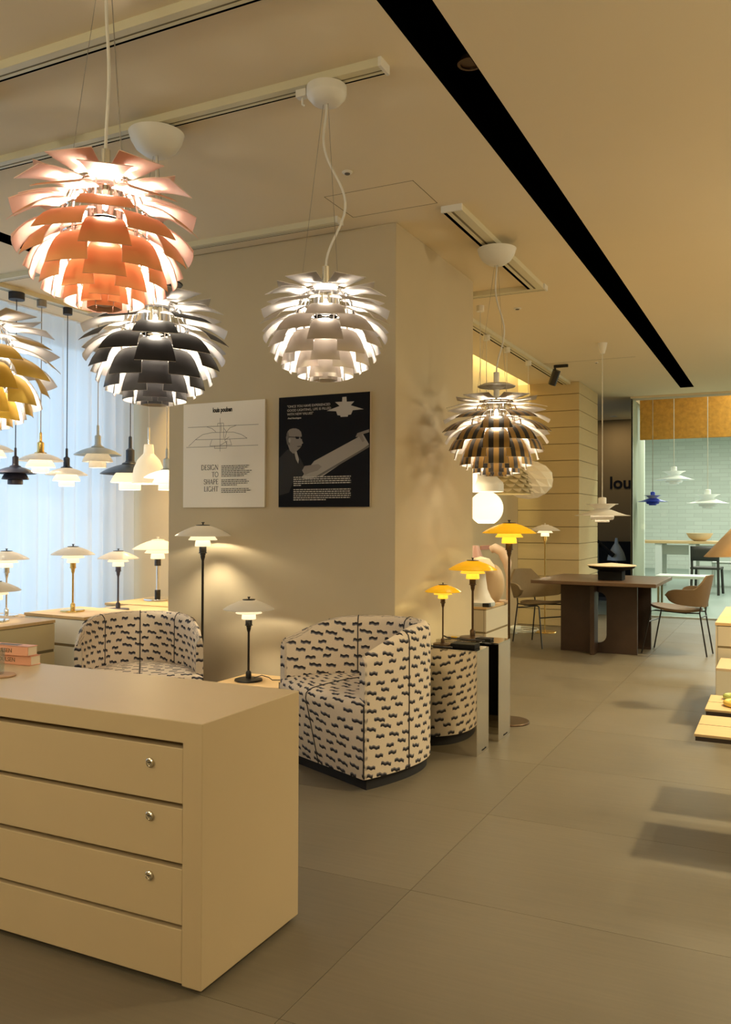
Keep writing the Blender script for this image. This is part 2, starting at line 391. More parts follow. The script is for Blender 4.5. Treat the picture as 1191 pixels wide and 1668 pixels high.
# wall-wash recess between the ceiling edge and the rear left wall
struct('trim_3', MB().box(-3.06, -2.76, 5.6, 10.14, 3.32, 3.34).box(-2.78, -2.76, 5.6, 10.14, 3.05, 3.32), M['wall'], smooth=0)
area('wall_wash_light', (-2.80, 7.9, 3.28), .06, 60, (1.0, .80, .34), (0, math.radians(28), 0), 4.2)
struct('pillar', B(-3.5, -1.93, 4.3, 5.6, 0, ZC), M['wall'], bevel=.004)
struct('wall_left', MB().box(-5.7, -5.6, -2.2, .9, 0, ZC).box(-5.7, -5.6, 6.05, 6.7, 0, ZC).box(-5.7, -5.6, .9, 6.05, 0, .12).box(-5.7, -5.6, .9, 6.05, 2.8, ZC), M['wall'], smooth=0)
struct('wall_corner', B(-5.7, -3.05, 6.10, 6.7, 0, ZC), M['wall'])
struct('wall_middle', B(-3.05, -2.92, 5.6, 10.14, 0, 3.33), M['wall'])
struct('wall_corridor', B(-5.2, -2.05, 14.25, 14.4, 0, ZC), M['dark_wall'])
struct('wall_corridor_side', B(-5.3, -5.2, 10.14, 14.4, 0, ZC), M['dark_wall'])
struct('wall_right', B(3.3, 3.4, -2.2, 11.69, 0, ZC), M['wall'])
struct('wall_rear', B(-5.7, 3.4, -2.3, -2.2, 0, ZC), M['wall'])
struct('wall_stub', MB().prism([(-1.835, 11.70), (-1.815, 11.70), (-1.825, 12.0), (-2.05, 14.4), (-2.08, 14.4), (-1.85, 12.0)], 0, 3.4), M['stub_wall'], smooth=0)
struct('wall_bright', MB().box(-6, 6, 24, 24.2, 0, 3.6).box(-6.1, -6, 14.4, 24, 0, 3.6).box(6, 6.1, 11.78, 24, 0, 3.6).box(-6, -2.05, 14.4, 14.45, 0, 3.6), M['bright_wall'], smooth=0)
struct('ceiling.001', B(-6, 6, 11.78, 24.2, 3.45, 3.6), M['white_paint'])
struct('trim_4', B(-1.84, 3.4, 11.69, 11.78, 2.875, 3.6), M['ceiling'])       # header over the glass
struct('trim_5', B(-1.84, 6, 12.5, 12.58, 2.40, 3.45), M['cork'])              # cork bulkhead behind the glass
struct('wall_end', B(3.3, 6.1, 11.7, 11.78, 0, 3.6), M['wall'])
col = tag(thing('stone_column', None, None, (-2.55, 10.69, 0)), kind='structure')
MB().box(-.365, .365, -.535, .535, 0, ZC).build('core', M['joint_pale'], col, 0)
zz = 0.0; k = 0; cm = None
while zz < ZC - .01:
    h = min(.197, ZC - zz)
    if h > .19:
        if cm is None: cm = B(-.37, .37, -.55, .55, .003, .194).mesh('stone_course', M['stone'], 0)
        me = cm
    else: me = B(-.37, .37, -.55, .55, .003, h).mesh('stone_course', M['stone'], 0)
    o = bpy.data.objects.new('stone_course', me); C.objects.link(o); o.parent = col; o.location = (0, 0, zz)
    b_ = o.modifiers.new('bevel', 'BEVEL'); b_.width = .003; b_.segments = 1
    zz += .197
# left window behind the curtain
win = tag(thing('window_1', None, None, (-5.65, 0, 0)), kind='structure')
fr = MB()
for y in (.9, 2.6, 4.3, 6.0): fr.box(-.03, .03, y, y + .05, .12, 2.8)
fr.box(-.03, .03, .9, 6.05, .12, .17); fr.box(-.03, .03, .9, 6.05, 2.75, 2.8)
fr.build('window_frame', M['frame_steel'], win, 0)
for y in (.95, 2.65, 4.35): B(-.004, .004, y, y + 1.65, .17, 2.75).build('pane', M['glass'], win, 0)
# glass front of the bright room
win2 = tag(thing('window_2', None, None, (0, 11.72, 0)), kind='structure')
B(-1.83, 3.3, -.02, .02, 2.85, 2.875).build('top_channel', M['frame_steel'], win2, 0)
B(-1.83, 3.3, -.02, .02, 0, .02).build('bottom_channel', M['frame_steel'], win2, 0)
B(-1.83, -1.812, -.02, .02, .02, 2.85).build('side_channel', M['frame_steel'], win2, 0)
for x0, x1 in ((-1.812, -.40), (-.39, 1.2), (1.21, 3.3)): B(x0, x1, -.005, .005, .02, 2.85).build('pane', M['glass'], win2, 0)
tx = text('lou', 'lettering', .275, M['ink'], bpy.data.objects['wall_corridor'], (-2.575, 14.245, 1.785), UPY, bold=.006, ext=.004)

# ------------------------------------------------------------------ curtain
def curtain():
    m = MB(); n = 300
    def P(i, j):
        y = 1.2 + (6.02 - 1.2) * j / n; z = .03 + (2.895 - .03) * i / 12
        ph = y * 2 * PI / .135 + 1.2 * math.sin(y * 3.1) + .8 * math.sin(y * 7.3 + 1)
        amp = .055 * (.7 + .4 * math.sin(y * 2.3 + .5)); amp *= .55 + .45 * (1 - i / 12)
        x = -5.32 + amp * math.sin(ph) + .012 * math.sin(ph * .5 + i * .15)
        return (x, y + .012 * math.sin(ph * 1.0 + .4), z)
    m.grid(P, 13, n + 1)
    return tag(m.build('curtain', M['curtain'], None, 80), 'sheer white floor-length curtain hanging in folds before the daylit window', 'curtain')
curtain()
B(-5.36, -5.28, 1.2, 6.05, 2.895, 2.90).build('curtain_rail', M['white_paint'], bpy.data.objects['curtain'], 0)

# ------------------------------------------------------------------ ceiling tracks, hatch and small fittings
def track(name, label, x0, x1, y0, y1, loc_axis='x', deep=.032):
    t = thing(name, label, 'ceiling track', (x0, y0, ZC))
    lx, ly = x1 - x0, y1 - y0
    MB().box(0, lx, 0, ly, -.006, 0).build('mounting_plate', M['ceiling_track'], t, 0)
    b = MB(); g = MB(); k = MB()
    for m_, lo, hi, z0 in ((b, 0, .44, -deep), (g, .44, .60, -deep + .003), (b, .60, .80, -deep + .001), (k, .80, 1.0, -deep + .004)):
        if loc_axis == 'x': m_.box(0, lx, ly * lo, ly * hi, z0, -.006)
        else: m_.box(lx * (1 - hi), lx * (1 - lo), 0, ly, z0, -.006)
    b.build('rail', M['ceiling_track'], t, 0); g.build('groove', M['track_groove_shade'], t, 0); k.build('shade_strip', M['black_slot'], t, 0)  # groove and gap are near-flush strips, their shade put into the colour
    e = MB()
    if loc_axis == 'x': e.box(lx, lx + .012, -.003, ly + .003, -deep - .002, 0)
    else: e.box(-.003, lx + .003, -.012, 0, -deep - .002, 0)
    e.build('end_cap', M['white_paint'], t, 0)
    return t
M['ceiling_track'] = plain('track_paint', (.68, .64, .48, 1), .5)
M['track_groove_shade'] = plain('track_groove_shade', (.20, .17, .10, 1), .7)
track('light_track', 'beige ceiling track crossing above the copper lamp, nearest the camera', -4.89, -1.17, 2.165, 2.235)
track('light_track', 'beige ceiling track that carries the white bowl canopy and the round white canopy', -4.89, -1.30, 2.735, 2.805)
track('light_track', 'beige ceiling track close in front of the poster pillar', -4.89, -2.19, 4.075, 4.14)
track('light_track', 'wide beige double ceiling track beside the pillar, over the striped lamp', -1.62, -1.51, 4.2, 5.86, 'y')
track('light_track', 'short beige ceiling track turning off behind the pillar corner', -2.3, -1.51, 5.86, 5.94)
track('light_track', 'long beige ceiling track above the row of white pendants behind the pillar', -2.38, -2.28, 6.2, 10.13, 'y')
track('light_track', 'pale ceiling track along the curtain carrying the row of small pendants', -4.98, -4.90, .4, 6.06, 'y')
ta = thing('track_adapter', 'small white hook adapter on the ceiling track beside the round white canopy', 'adapter', (-1.632, 2.77, ZC - .030))
MB().box(-.022, .022, -.015, .015, -.03, 0).build('body', M['white_paint'], ta, 0, .002)
MB().tube([(0, 0, -.03), (0, 0, -.055), (.008, 0, -.06)], .004, 6).build('hook', M['white_paint'], ta)
hatch = MB()
for r in ((-2.113, -1.62, 3.806, 3.809), (-2.113, -1.62, 4.131, 4.134), (-2.113, -2.110, 3.806, 4.134), (-1.623, -1.62, 3.806, 4.134)): hatch.box(*r, ZC - .0008, ZC + .01)
hatch.build('hatch_joint', M['joint_pale'], ce, 0)
sj = MB(); sj.box(-2.31, -1.35, 8.86, 8.865, ZC - .0008, ZC + .01); sj.build('panel_joint', M['joint_pale'], ce, 0)
def sensor(x, y, label, r=.03):
    t = thing('ceiling_sensor', label, 'sensor', (x, y, ZC))
    MB().lathe([(r, 0), (r, -.004), (r * .7, -.008), (.0, -.008)], 20).build('ring', M['white_paint'], t)
    MB().lathe([(r * .55, -.006), (r * .5, -.012), (0, -.014)], 16).build('lens', M['mid_print'], t)
sensor(-1.861, 3.579, 'small grey ceiling sensor beside the cord of the white lamp', .025)
sensor(-1.865, 6.454, 'small pale ceiling sensor behind the striped lamp, near the pillar corner')
sensor(-1.76, 9.0, 'tiny ceiling sensor between the black spotlight and the white cord', .02)
def downlight(x, y, z, r, label, lit=False, m='bronze'):
    t = thing('downlight', label, 'downlight', (x, y, z))
    MB().lathe([(r, 0), (r, -.006), (r * .78, -.006), (r * .7, .02), (0, .02)], 28).build('trim_ring', M[m], t)
    MB().lathe([(r * .55, .006), (0, .006)], 20).build('lamp_face', M['shade_lit'] if lit else M['mid_print'], t)
downlight(-1.055, 3.02, 2.96, .048, 'brown round downlight set in the black ceiling slot')
downlight(-2.42, 13.75, ZC, .06, 'lit round downlight over the dark corridor wall', True, 'white_paint')
sp = thing('spotlight', 'black spotlight on a short black arm under the ceiling', 'spotlight', (-2.20, 8.99, ZC))
MB().box(0, .15, -.012, .012, -.03, -.001).build('adapter_arm', M['black'], sp, 0, .003)
MB().tube([(.012, 0, -.03), (.012, 0, -.075)], .012).build('pivot', M['black'], sp)
h_ = MB().cyl(.042, -.08, .08).build('lamp_head', M['black'], sp); h_.location = (.005, 0, -.13); h_.rotation_euler = (.25, math.radians(24), 0)

# ------------------------------------------------------------------ leaf pendants (72 leaves each)
TIP = [(.37, 0), (.455, -.106), (.49, -.232), (.50, -.345), (.48, -.44), (.44, -.522), (.395, -.60), (.34, -.66), (.28, -.70), (.215, -.735), (.15, -.755), (.085, -.765)]
ROOT = [(.15, -.03), (.18, -.075), (.21, -.143), (.235, -.21), (.245, -.27), (.245, -.325), (.24, -.39), (.225, -.455), (.20, -.515), (.17, -.575), (.13, -.63), (.08, -.67)]
TIP = [(r, z * .96) for r, z in TIP]; ROOT = [(r, z * .96) for r, z in ROOT]
WT = [.135, .138, .142, .144, .144, .132, .122, .110, .096, .080, .062, .046]
def leaf_mesh(i, D, mo, mi_):
    (rr, rz), (tr, tz) = ROOT[i], TIP[i]
    t_ = i / 11
    c = ((rr + (tr - rr) * (.50 + .52 * t_)), rz + (tz - rz) * (.36 - .26 * t_) + (.02 if 0 < i < 8 else 0))
    nu, nv = 6, 5; w0, w1 = WT[i] * .58, WT[i]
    G = [[None] * nv for _ in range(nu)]
    for a in range(nu):
        t = a / (nu - 1)
        r = (1 - t) ** 2 * rr + 2 * t * (1 - t) * c[0] + t * t * tr
        z = (1 - t) ** 2 * rz + 2 * t * (1 - t) * c[1] + t * t * tz
        w = w0 + (w1 - w0) * t
        for b in range(nv):
            s = -1 + 2 * b / (nv - 1); y = s * w
            kf = min(1, max(0, i - 1) / 5)
            G[a][b] = Vector((r - y * y / (2 * max(r, .16)) * .75 * kf, y, z)) * D
    N = [[None] * nv for _ in range(nu)]
    for a in range(nu):
        for b in range(nv):
            du = G[min(a + 1, nu - 1)][b] - G[max(a - 1, 0)][b]; dv = G[a][min(b + 1, nv - 1)] - G[a][max(b - 1, 0)]
            n = du.cross(dv).normalized()
            if n.z + n.x * .8 < 0: n = -n
            N[a][b] = n
    th = .0011
    m = MB()
    vs = [G[a][b] + N[a][b] * th for a in range(nu) for b in range(nv)] + [G[a][b] - N[a][b] * th for a in range(nu) for b in range(nv)]
    q = nu * nv; out = []; inn = []
    for a in range(nu - 1):
        for b in range(nv - 1):
            f = (a * nv + b, a * nv + b + 1, (a + 1) * nv + b + 1, (a + 1) * nv + b); out.append(f); inn.append(tuple(x + q for x in f))
    m.add(vs, out, 0)
    m.f += inn; m.mi += [1] * len(inn)
    ring = [(0, b) for b in range(nv)] + [(a, nv - 1) for a in range(1, nu)] + [(nu - 1, b) for b in range(nv - 2, -1, -1)] + [(a, 0) for a in range(nu - 2, 0, -1)]
    ids = [a * nv + b for a, b in ring]
    for k in range(len(ids)):
        a, b = ids[k], ids[(k + 1) % len(ids)]; m.f.append((a, b, b + q, a + q)); m.mi.append(1)
    return m.mesh('leaf', [mo, mi_], 60)
def artichoke(label, D, loc, outer, inner, canopy, canz, power, col=(1, .84, .66), ang=0.0, drift=0.0, disc=False, down=.50):
    """loc: axis position, z of the topmost leaf tips; canz: ceiling height; canopy: 'bowl', 'flat'"""
    t = thing('artichoke_pendant', label, 'pendant lamp', loc, ang, 'leaf pendants')
    for i in range(12):
        me = leaf_mesh(i, D, M[outer], M[inner])
        for k in range(6):
            o = bpy.data.objects.new('leaf', me); C.objects.link(o); o.parent = t; o.rotation_euler = (0, 0, (k + (0 if i % 2 else .5)) * PI / 3)
    f = MB()      # ribs that carry the leaves
    for k in range(12):
        a = k * PI / 6 + PI / 12
        f.tube([(r * D * .97 * math.cos(a), r * D * .97 * math.sin(a), z * D) for r, z in ROOT], .0028, 5)
    for zr, rr in ((-.05, .16), (-.20, .235), (-.34, .245)):
        f.tube([(rr * D * .93 * math.cos(2 * PI * q / 32), rr * D * .93 * math.sin(2 * PI * q / 32), zr * D) for q in range(32)], .003, 5, closed=True)
    f.build('leaf_frame', M['chrome'] if outer != 'leaf_stripe' else M['bronze'], t)
    cy = MB()
    cy.lathe([(.095 * D, -.05 * D), (.095 * D, -.24 * D), (.088 * D, -.24 * D), (.088 * D, -.05 * D)], 28, closed=True)
    cy.lathe([(.055 * D, -.02 * D), (.055 * D, -.24 * D), (.0, -.24 * D)], 24)
    cy.build('lamp_holder', M['chrome'], t)
    MB().lathe([(.15 * D, -.04 * D), (.12 * D, -.02 * D), (.02, 0)], 28).build('top_plate', M[inner], t)
    MB().lathe([(0, -.245 * D), (.035 * D, -.255 * D), (.05 * D, -.29 * D), (.035 * D, -.325 * D), (0, -.335 * D)], 20).build('bulb', M['bulb'], t)
    MB().lathe([(.10 * D, -.60 * D), (.095 * D, -.66 * D), (.06 * D, -.71 * D), (0, -.725 * D)], 20).build('bottom_reflector', M[inner], t)
    st = MB().cyl(.027 * D, -.03 * D, (.24 if disc == 'white_paint' else .15) * D, n=20).build('stem', M[disc] if disc else M['chrome'], t)
    if disc: MB().lathe([(.04, .086), (.08, .082), (.112, .068), (.108, .064), (.06, .072), (.03, .05)], 32).build('cover_disc', M[disc], t)
    H = canz - loc[2]
    dz = .13 if canopy == 'bowl' else .10
    if canopy == 'bowl':
        R = .115
        MB().lathe([(.018, H - dz), (.05, H - dz + .004), (.085, H - dz + .03), (.106, H - dz + .065), (R, H - .036), (R - .004, H - .036), (.10, H - dz + .07), (.03, H - dz + .012)], 36).build('canopy', M['white_paint'], t)
        MB().box(-.05, .05, -.02, .02, H - .055, H - .036).cyl(.03, H - .055, H - .036).build('canopy_bracket', M['black'], t)
    else:
        R = .075
        MB().lathe([(.0, H - dz), (R * .5, H - dz), (R * .72, H - dz + .007), (R * .96, H - dz + .028), (R, H - dz + .038), (R, H - .036), (0, H - .036)], 36).build('canopy', M['white_paint'], t)
    n = 26; z0 = (.24 if disc == 'white_paint' else .15) * D; z1 = H - dz
    ca, sa = math.cos(-ang), math.sin(-ang)
    dx, dy = .897 * drift, .441 * drift
    pts = []
    for q in range(n):
        s_ = q / (n - 1); w = math.sin(s_ * PI) * (math.sin(s_ * 2 * PI - .5) * .9 + .55)
        pts.append(((dx * ca - dy * sa) * w, (dx * sa + dy * ca) * w, z0 + (z1 - z0) * s_))
    MB().tube(pts, .0045, 8).build('power_cord', M['cord_white'], t)
    for k in range(3):
        a = k * 2 * PI / 3 + .5
        MB().tube([(.012 * math.cos(a), .012 * math.sin(a), z1), (.215 * D * math.cos(a), .215 * D * math.sin(a), -.20 * D)], .0008, 4).build('suspension_wire', M['wire'], t)
    point((0, 0, -.41 * D), power * .62, col, .085 * D, t)
    point((0, 0, -.57 * D), power * down, col, .05 * D, t)
    for q in (-1, 1): point((.16 * D * q, 0, -.15 * D), power * .10, col, .05 * D, t)
    return t
FACE = lambda x, y: math.atan2(-y, -x)      # turns a leaf to face the middle of the shop
artichoke('large copper leaf pendant lamp with rose-white inner leaves, the uppermost one', .505, (-1.715, 1.825, 2.212), 'leaf_copper', 'rose', 'flat', 2.94, 17, (1, .89, .73), FACE(-1.7, 1.82), .006, down=1.6)
artichoke('black leaf pendant lamp glowing white inside, before the poster pillar', .60, (-2.362, 2.81, 2.168), 'leaf_black', 'leaf_white', 'bowl', 2.90, 15, (1, .89, .73), FACE(-2.36, 2.81), 0, 'black')
artichoke('brushed steel leaf pendant lamp hanging from a round white canopy', .48, (-1.535, 2.782, 2.122), 'leaf_steel', 'leaf_white', 'flat', 2.90, 12, (1, .89, .73), FACE(-1.6, 2.94), .055)
artichoke('black and bronze striped leaf pendant lamp beside the pillar corner', .63, (-1.53, 4.86, 1.975), 'leaf_stripe', 'leaf_white', 'bowl', 2.89, 13, (1, .85, .62), FACE(-1.53, 4.86), .035, 'white_paint')
artichoke('brass yellow leaf pendant lamp cut off by the left edge of the photo', .60, (-2.82, 2.31, 2.034), 'leaf_brass', 'leaf_white', 'flat', 2.90, 14, (1, .89, .73), FACE(-2.8, 2.32) + .25, 0)

# ------------------------------------------------------------------ three-shade glass lamps
def shell(prof, t, n=40, c=(0, 0, 0)):
    m = MB(); inner = [(max(r - t * .6, 0.0), z - t * .8) for r, z in prof]
    return m.lathe(prof + inner[::-1], n, c, closed=True)
def shades(t, D, top, glass, hot, cap=True, capm='black'):
    """the three shades; top = height of the top of the glass above the lamp's origin"""
    sc = lambda pr: [(r * D, top + z * D) for r, z in pr]
    shell(sc([(.05, -.003), (.12, -.012), (.22, -.042), (.33, -.088), (.43, -.14), (.485, -.178), (.5, -.186)]), .004).build('upper_shade', glass, t)
    shell(sc([(.10, -.085), (.16, -.135), (.205, -.19), (.235, -.235), (.258, -.262)]), .003).build('middle_shade', hot, t)
    shell(sc([(.09, -.235), (.118, -.262), (.134, -.30), (.140, -.375)]), .003).build('lower_shade', hot, t)
    if cap:
        m = MB().lathe(sc([(.125, -.010), (.125, .002), (.03, .010), (.014, .012), (.014, .035), (.028, .038), (.028, .052), (0, .055)]), 24)
        m.build('top_cap', M[capm], t)
def glass_lamp(name, label, D, H, loc, glass, hot, metal, power, floor=False, group=None, rz=0, capm='black', straight=False, light=True, stemm=None, col=WARM):
    t = thing(name, label, 'floor lamp' if floor else 'table lamp', loc, rz, group)
    top = H - .05 * D
    shades(t, D, top, M[glass], M[hot], True, capm)
    m = M[metal]; sm = M[stemm or metal]
    z = lambda k: top - k * D
    if straight:
        MB().cyl(.065 * D, z(.375), z(.52), n=24).build('socket', m, t)
        MB().cyl(.028 * D, .12 * D, z(.52), n=16).build('stem', sm, t)
        MB().cyl(.058 * D, .012, .20 * D, n=24).build('column', m, t)
    else:
        MB().lathe([(.066 * D, z(.375)), (.066 * D, z(.49)), (.076 * D, z(.492)), (.076 * D, z(.505)), (.04 * D, z(.506))], 24).build('socket', m, t)
        MB().lathe([(.05 * D, z(.505)), (.05 * D, z(.535)), (.042 * D, z(.54)), (.042 * D, z(.575)), (.022 * D, z(.64)), (.022 * D, .02)], 20).build('stem', sm, t)
        if not floor:
            MB().lathe([(.055 * D, .01), (.055 * D, .16 * D), (.045 * D, .18 * D), (.022 * D, .20 * D)], 20).build('column', m, t)
    rb = .38 * D if floor else .272 * D
    MB().lathe([(0, 0), (rb, 0), (rb, .006), (rb * .97, .011), (rb * .3, .016), (0, .016)], 36).build('base', m if not straight else M['chrome'], t)
    if light: point((0, 0, top - .225 * D), power, col, .05 * D, t)
    return t
gl = 'three-shade glass lamps'
glass_lamp('glass_floor_lamp', 'black floor lamp with three white glass shades behind the left patterned armchair', .33, 1.235, (-3.10, 4.125, 0), 'opal', 'opal_hot', 'black', 14, True, gl)
glass_lamp('glass_table_lamp', 'black table lamp with three white glass shades on the low side table', .287, .468, (-2.695, 4.01, .352), 'opal', 'opal_hot', 'black', 11, group=gl)
glass_lamp('glass_floor_lamp', 'tall bronze floor lamp with amber yellow glass shades', .335, 1.255, (-1.546, 5.179, 0), 'amber', 'amber_hot', 'bronze', 5, True, gl, col=(1, .80, .36))
glass_lamp('glass_table_lamp', 'amber yellow glass table lamp on the rear mirrored plinth', .286, .475, (-1.655, 4.805, .557), 'amber', 'amber_hot', 'bronze', 5, group=gl, col=(1, .80, .36))
glass_lamp('glass_table_lamp', 'small amber yellow glass table lamp on the front mirrored plinth', .20, .345, (-1.70, 4.435, .562), 'amber', 'amber_hot', 'bronze', 4, group=gl, col=(1, .80, .36))
glass_lamp('glass_floor_lamp', 'slender brass floor lamp with white shades in front of the stone column', .34, 1.225, (-2.43, 9.53, 0), 'opal', 'opal_hot', 'brass', 7, True, gl, capm='white_paint')
glass_lamp('glass_table_lamp', 'brass table lamp with white glass shades on the cabinet by the curtain', .285, .445, (-4.245, 4.24, .64), 'opal_day', 'opal_hot', 'brass', 8, group=gl)
glass_lamp('glass_table_lamp', 'dark bronze table lamp with white glass shades beside the brass one', .285, .43, (-4.20, 4.62, .615), 'opal_day', 'opal_hot', 'aub', 8, group=gl)
glass_lamp('glass_table_lamp', 'table lamp with silver stem, black sockets and white shades against the tan wall', .40, .50, (-4.50, 5.40, .61), 'opal_day', 'opal_hot', 'black', 13, group=gl, straight=True, stemm='chrome', capm='white_paint', col=(1, .76, .42))
glass_lamp('glass_table_lamp', 'low chrome table lamp with cream shades at the end of the olive cabinet', .29, .255, (-4.22, 3.60, .64), 'opal', 'opal_hot', 'chrome', 2, group=gl)
glass_lamp('glass_table_lamp', 'chrome table lamp with white shades standing behind the low chrome lamp', .285, .445, (-4.60, 4.01, .61), 'opal_day', 'opal_hot', 'chrome', 2.5, group=gl)
glass_lamp('glass_table_lamp', 'chrome table lamp with cream shades at the left edge of the photo', .28, .40, (-4.22, 3.33, .64), 'opal', 'opal_hot', 'chrome', 2, group=gl)

# ------------------------------------------------------------------ small pendants along the curtain
def cord_up(t, z0, z1, m, r=.0035): MB().tube([(0, 0, z0), (0, 0, z1)], r, 6).build('cord', m, t)
def glass_pendant(label, D, loc, upper, mid, stem, cordm, canz=2.866, cap=True, power=5.0, day=True, thick=.15, canr=.035):
    """loc z: underside of the lowest shade"""
    t = thing('shade_pendant', label, 'pendant lamp', loc, 0, 'small pendants by the curtain')
    top = .44 * D
    sc = lambda pr: [(r * D, top + z * D) for r, z in pr]
    shell(sc([(.06, .0), (.14, -.012), (.25, -.042), (.36, -.085), (.45, -.135), (.5, -.170)]), .004).build('upper_shade', upper, t)
    shell(sc([(.13, -.06), (.20, -.115), (.26, -.19), (.30, -.26), (.325, -.315)]), .003).build('middle_shade', mid, t)
    shell(sc([(.15, -.27), (.175, -.32), (.182, -.36), (.182, -.44)]), .003).build('lower_shade', mid, t)
    MB().lathe(sc([(.14, -.006), (.13, .012), (.085, .03), (thick / 2, .06), (thick / 2, .235), (thick * .3, .26), (.03, .27)]), 24).build('socket', stem, t)
    MB().lathe(sc([(.03, .26), (.028, .46), (.01, .48)]), 14).build('cord_tube', stem, t)
    cord_up(t, top + .46 * D, canz - loc[2], cordm)
    MB().cyl(canr, canz - loc[2] - .05, canz - loc[2], n=20).build('canopy', cordm, t)
    if power: point((0, 0, top - .24 * D), power, (1, .84, .62), .03, t)
    return t
XP = -4.93
glass_pendant('dark aubergine metal pendant with three stacked shades, before the curtain', .285, (XP, 4.368, 1.500), M['aub'], M['aub'], M['aub'], M['cord_black'], canr=.055, power=0)
glass_pendant('white glass pendant with a brass stem, before the curtain', .325, (XP, 4.597, 1.594), M['opal_day'], M['opal_hot'], M['brass'], M['wire'])
glass_pendant('white glass pendant on a black stem and black cord, before the curtain', .315, (XP, 4.852, 1.505), M['opal_day'], M['opal_hot'], M['navy'], M['cord_black'])
glass_pendant('white glass pendant half cut off by the left edge, beside the dark aubergine one', .29, (XP, 4.165, 1.645), M['opal_day'], M['opal_hot'], M['navy'], M['cord_black'])
t = glass_pendant('pale grey metal pendant with a wide dome, thin cord, before the curtain', .37, (XP, 5.18, 1.665), M['grey_white'], M['shade_cream'] if 'shade_cream' in M else M['opal'], M['grey_white'], M['wire'], thick=.13, power=1.5)
glass_pendant('navy wide-brimmed pendant with glowing white lower shades, at the curtain edge', .49, (XP, 5.557, 1.500), M['navy'], M['opal_hot'], M['navy'], M['cord_black'], thick=.145)
def bell():
    zb = 1.528; k = .892; P_ = lambda pr: [(r * k, z * k) for r, z in pr]
    t = thing('bell_pendant', 'cream bell-shaped pendant hanging before the tan wall', 'pendant lamp', (-4.40, 5.167, zb), 0, 'small pendants by the curtain')
    shell(P_([(.038, .335), (.040, .33), (.046, .255), (.055, .245), (.095, .20), (.125, .13), (.138, .05), (.140, 0)]), .004).build('bell_shade', M['bell'], t)
    MB().lathe(P_([(0, .337), (.037, .337), (.037, .327)]), 20).build('top_disc', M['cream'], t)
    MB().cyl(.008, .295, .43, n=12).build('cord_tube', M['chrome'], t)
    cord_up(t, .43, ZC - zb, M['cord_white']); MB().cyl(.03, ZC - zb - .04, ZC - zb).build('canopy', M['white_paint'], t)
    point((0, 0, .02), 12.0, (1, .76, .42), .05, t)
M['bell'] = plain('bell_shade_lit', (.85, .76, .58, 1), .4, emit=(1, .82, .52, 1), es=.50)
bell()
glass_pendant('white pendant half hidden by the pillar, behind the cream bell pendant', .315, (-3.90, 4.77, 1.46), M['shade_lit'], M['opal_hot'], M['grey_white'], M['cord_white'], ZC, thick=.16, power=8)
glass_pendant('white glass pendant almost hidden by the pillar, farthest of the curtain row', .26, (-4.30, 5.58, 1.56), M['opal_day'], M['opal_hot'], M['grey_white'], M['cord_white'], ZC, power=8)

# ------------------------------------------------------------------ stacked-bowl pendants
def bowl_pendant(label, D, loc, main, upper, cordm, canz, canopy=None, group='wide bowl pendants', power=0, lit=None):
    """loc z: underside of the lowest ring"""
    t = thing('bowl_pendant', label, 'pendant lamp', loc, 0, group)
    sc = lambda pr: [(r * D, z * D) for r, z in pr]
    shell(sc([(.10, .245), (.17, .225), (.30, .175), (.42, .135), (.5, .120)]), .003).build('main_shade', main, t)
    shell(sc([(.29, .335), (.24, .325), (.175, .28), (.12, .235)]), .003).build('upper_ring', upper, t)
    shell(sc([(.16, .130), (.20, .125), (.215, .10), (.205, .058), (.19, .045)]), .003).build('lower_bowl', lit or main, t)
    shell(sc([(.10, .055), (.13, .05), (.13, .005), (.11, 0)]), .003).build('lower_ring', lit or main, t)
    MB().lathe(sc([(.075, .24), (.075, .44), (.06, .455), (.02, .46)]), 20).build('socket', main, t)
    cord_up(t, .45 * D, canz - loc[2], cordm, .0045)
    if canopy: MB().lathe([(.0, canz - loc[2] - .10), (.02, canz - loc[2] - .10), (.035, canz - loc[2] - .05), (.045, canz - loc[2])], 24).build('canopy', M['white_paint'], t)
    if power: point((0, 0, .15 * D), power, WARM, .04, t)
bowl_pendant('white wide bowl pendant over the dark dining table', .50, (-1.52, 8.055, 1.243), M['pend_white'], M['pend_white'], M['cord_white'], ZC, True, power=3.5, lit=M['pend_white'])
bowl_pendant('cobalt blue pendant with a white upper ring behind the glass', .40, (-1.64, 12.30, 1.475), M['blue'], M['pend_white'], M['wire'], 3.45)
bowl_pendant('pale white pendant behind the glass, higher of the two', .52, (-1.335, 12.04, 1.745), M['pend_glow'], M['pend_glow'], M['cord_white'], 3.45)
bowl_pendant('pale white pendant behind the glass, lower and nearer the wooden table', .54, (-.915, 12.03, 1.425), M['pend_glow'], M['pend_glow'], M['cord_white'], 3.45)

# ------------------------------------------------------------------ white pendants behind the pillar
def hang(t, z0, loc, canz=2.866):
    cord_up(t, z0, canz - loc[2], M['cord_white'], .003)
    MB().cyl(.03, canz - loc[2] - .045, canz - loc[2], n=16).build('canopy', M['white_paint'], t)
g2 = 'white pendants behind the pillar'
def globe(label, R, loc):
    t = thing('globe_pendant', label, 'pendant lamp', loc, 0, g2)
    MB().lathe([(R * math.sin(PI * k / 20), -R * math.cos(PI * k / 20)) for k in range(3, 21)], 36).build('globe', M['globe'], t)
    MB().cyl(.03, R * .97, R + .04, n=16).build('neck', M['white_paint'], t); hang(t, R + .04, loc)
    point((0, 0, -R - .05), 5, (1, .80, .48), .05, t)
globe('glowing opal globe pendant low beside the pillar edge', .148, (-2.335, 7.13, 1.36))
globe('glowing opal globe pendant mostly hidden by the pillar, above the lower globe', .13, (-2.135, 5.90, 1.585))
loc = (-2.10, 6.26, 1.525); t = thing('cone_pendant', 'white metal cone pendant with a deep rim beside the glowing globes', 'pendant lamp', loc, 0, g2)
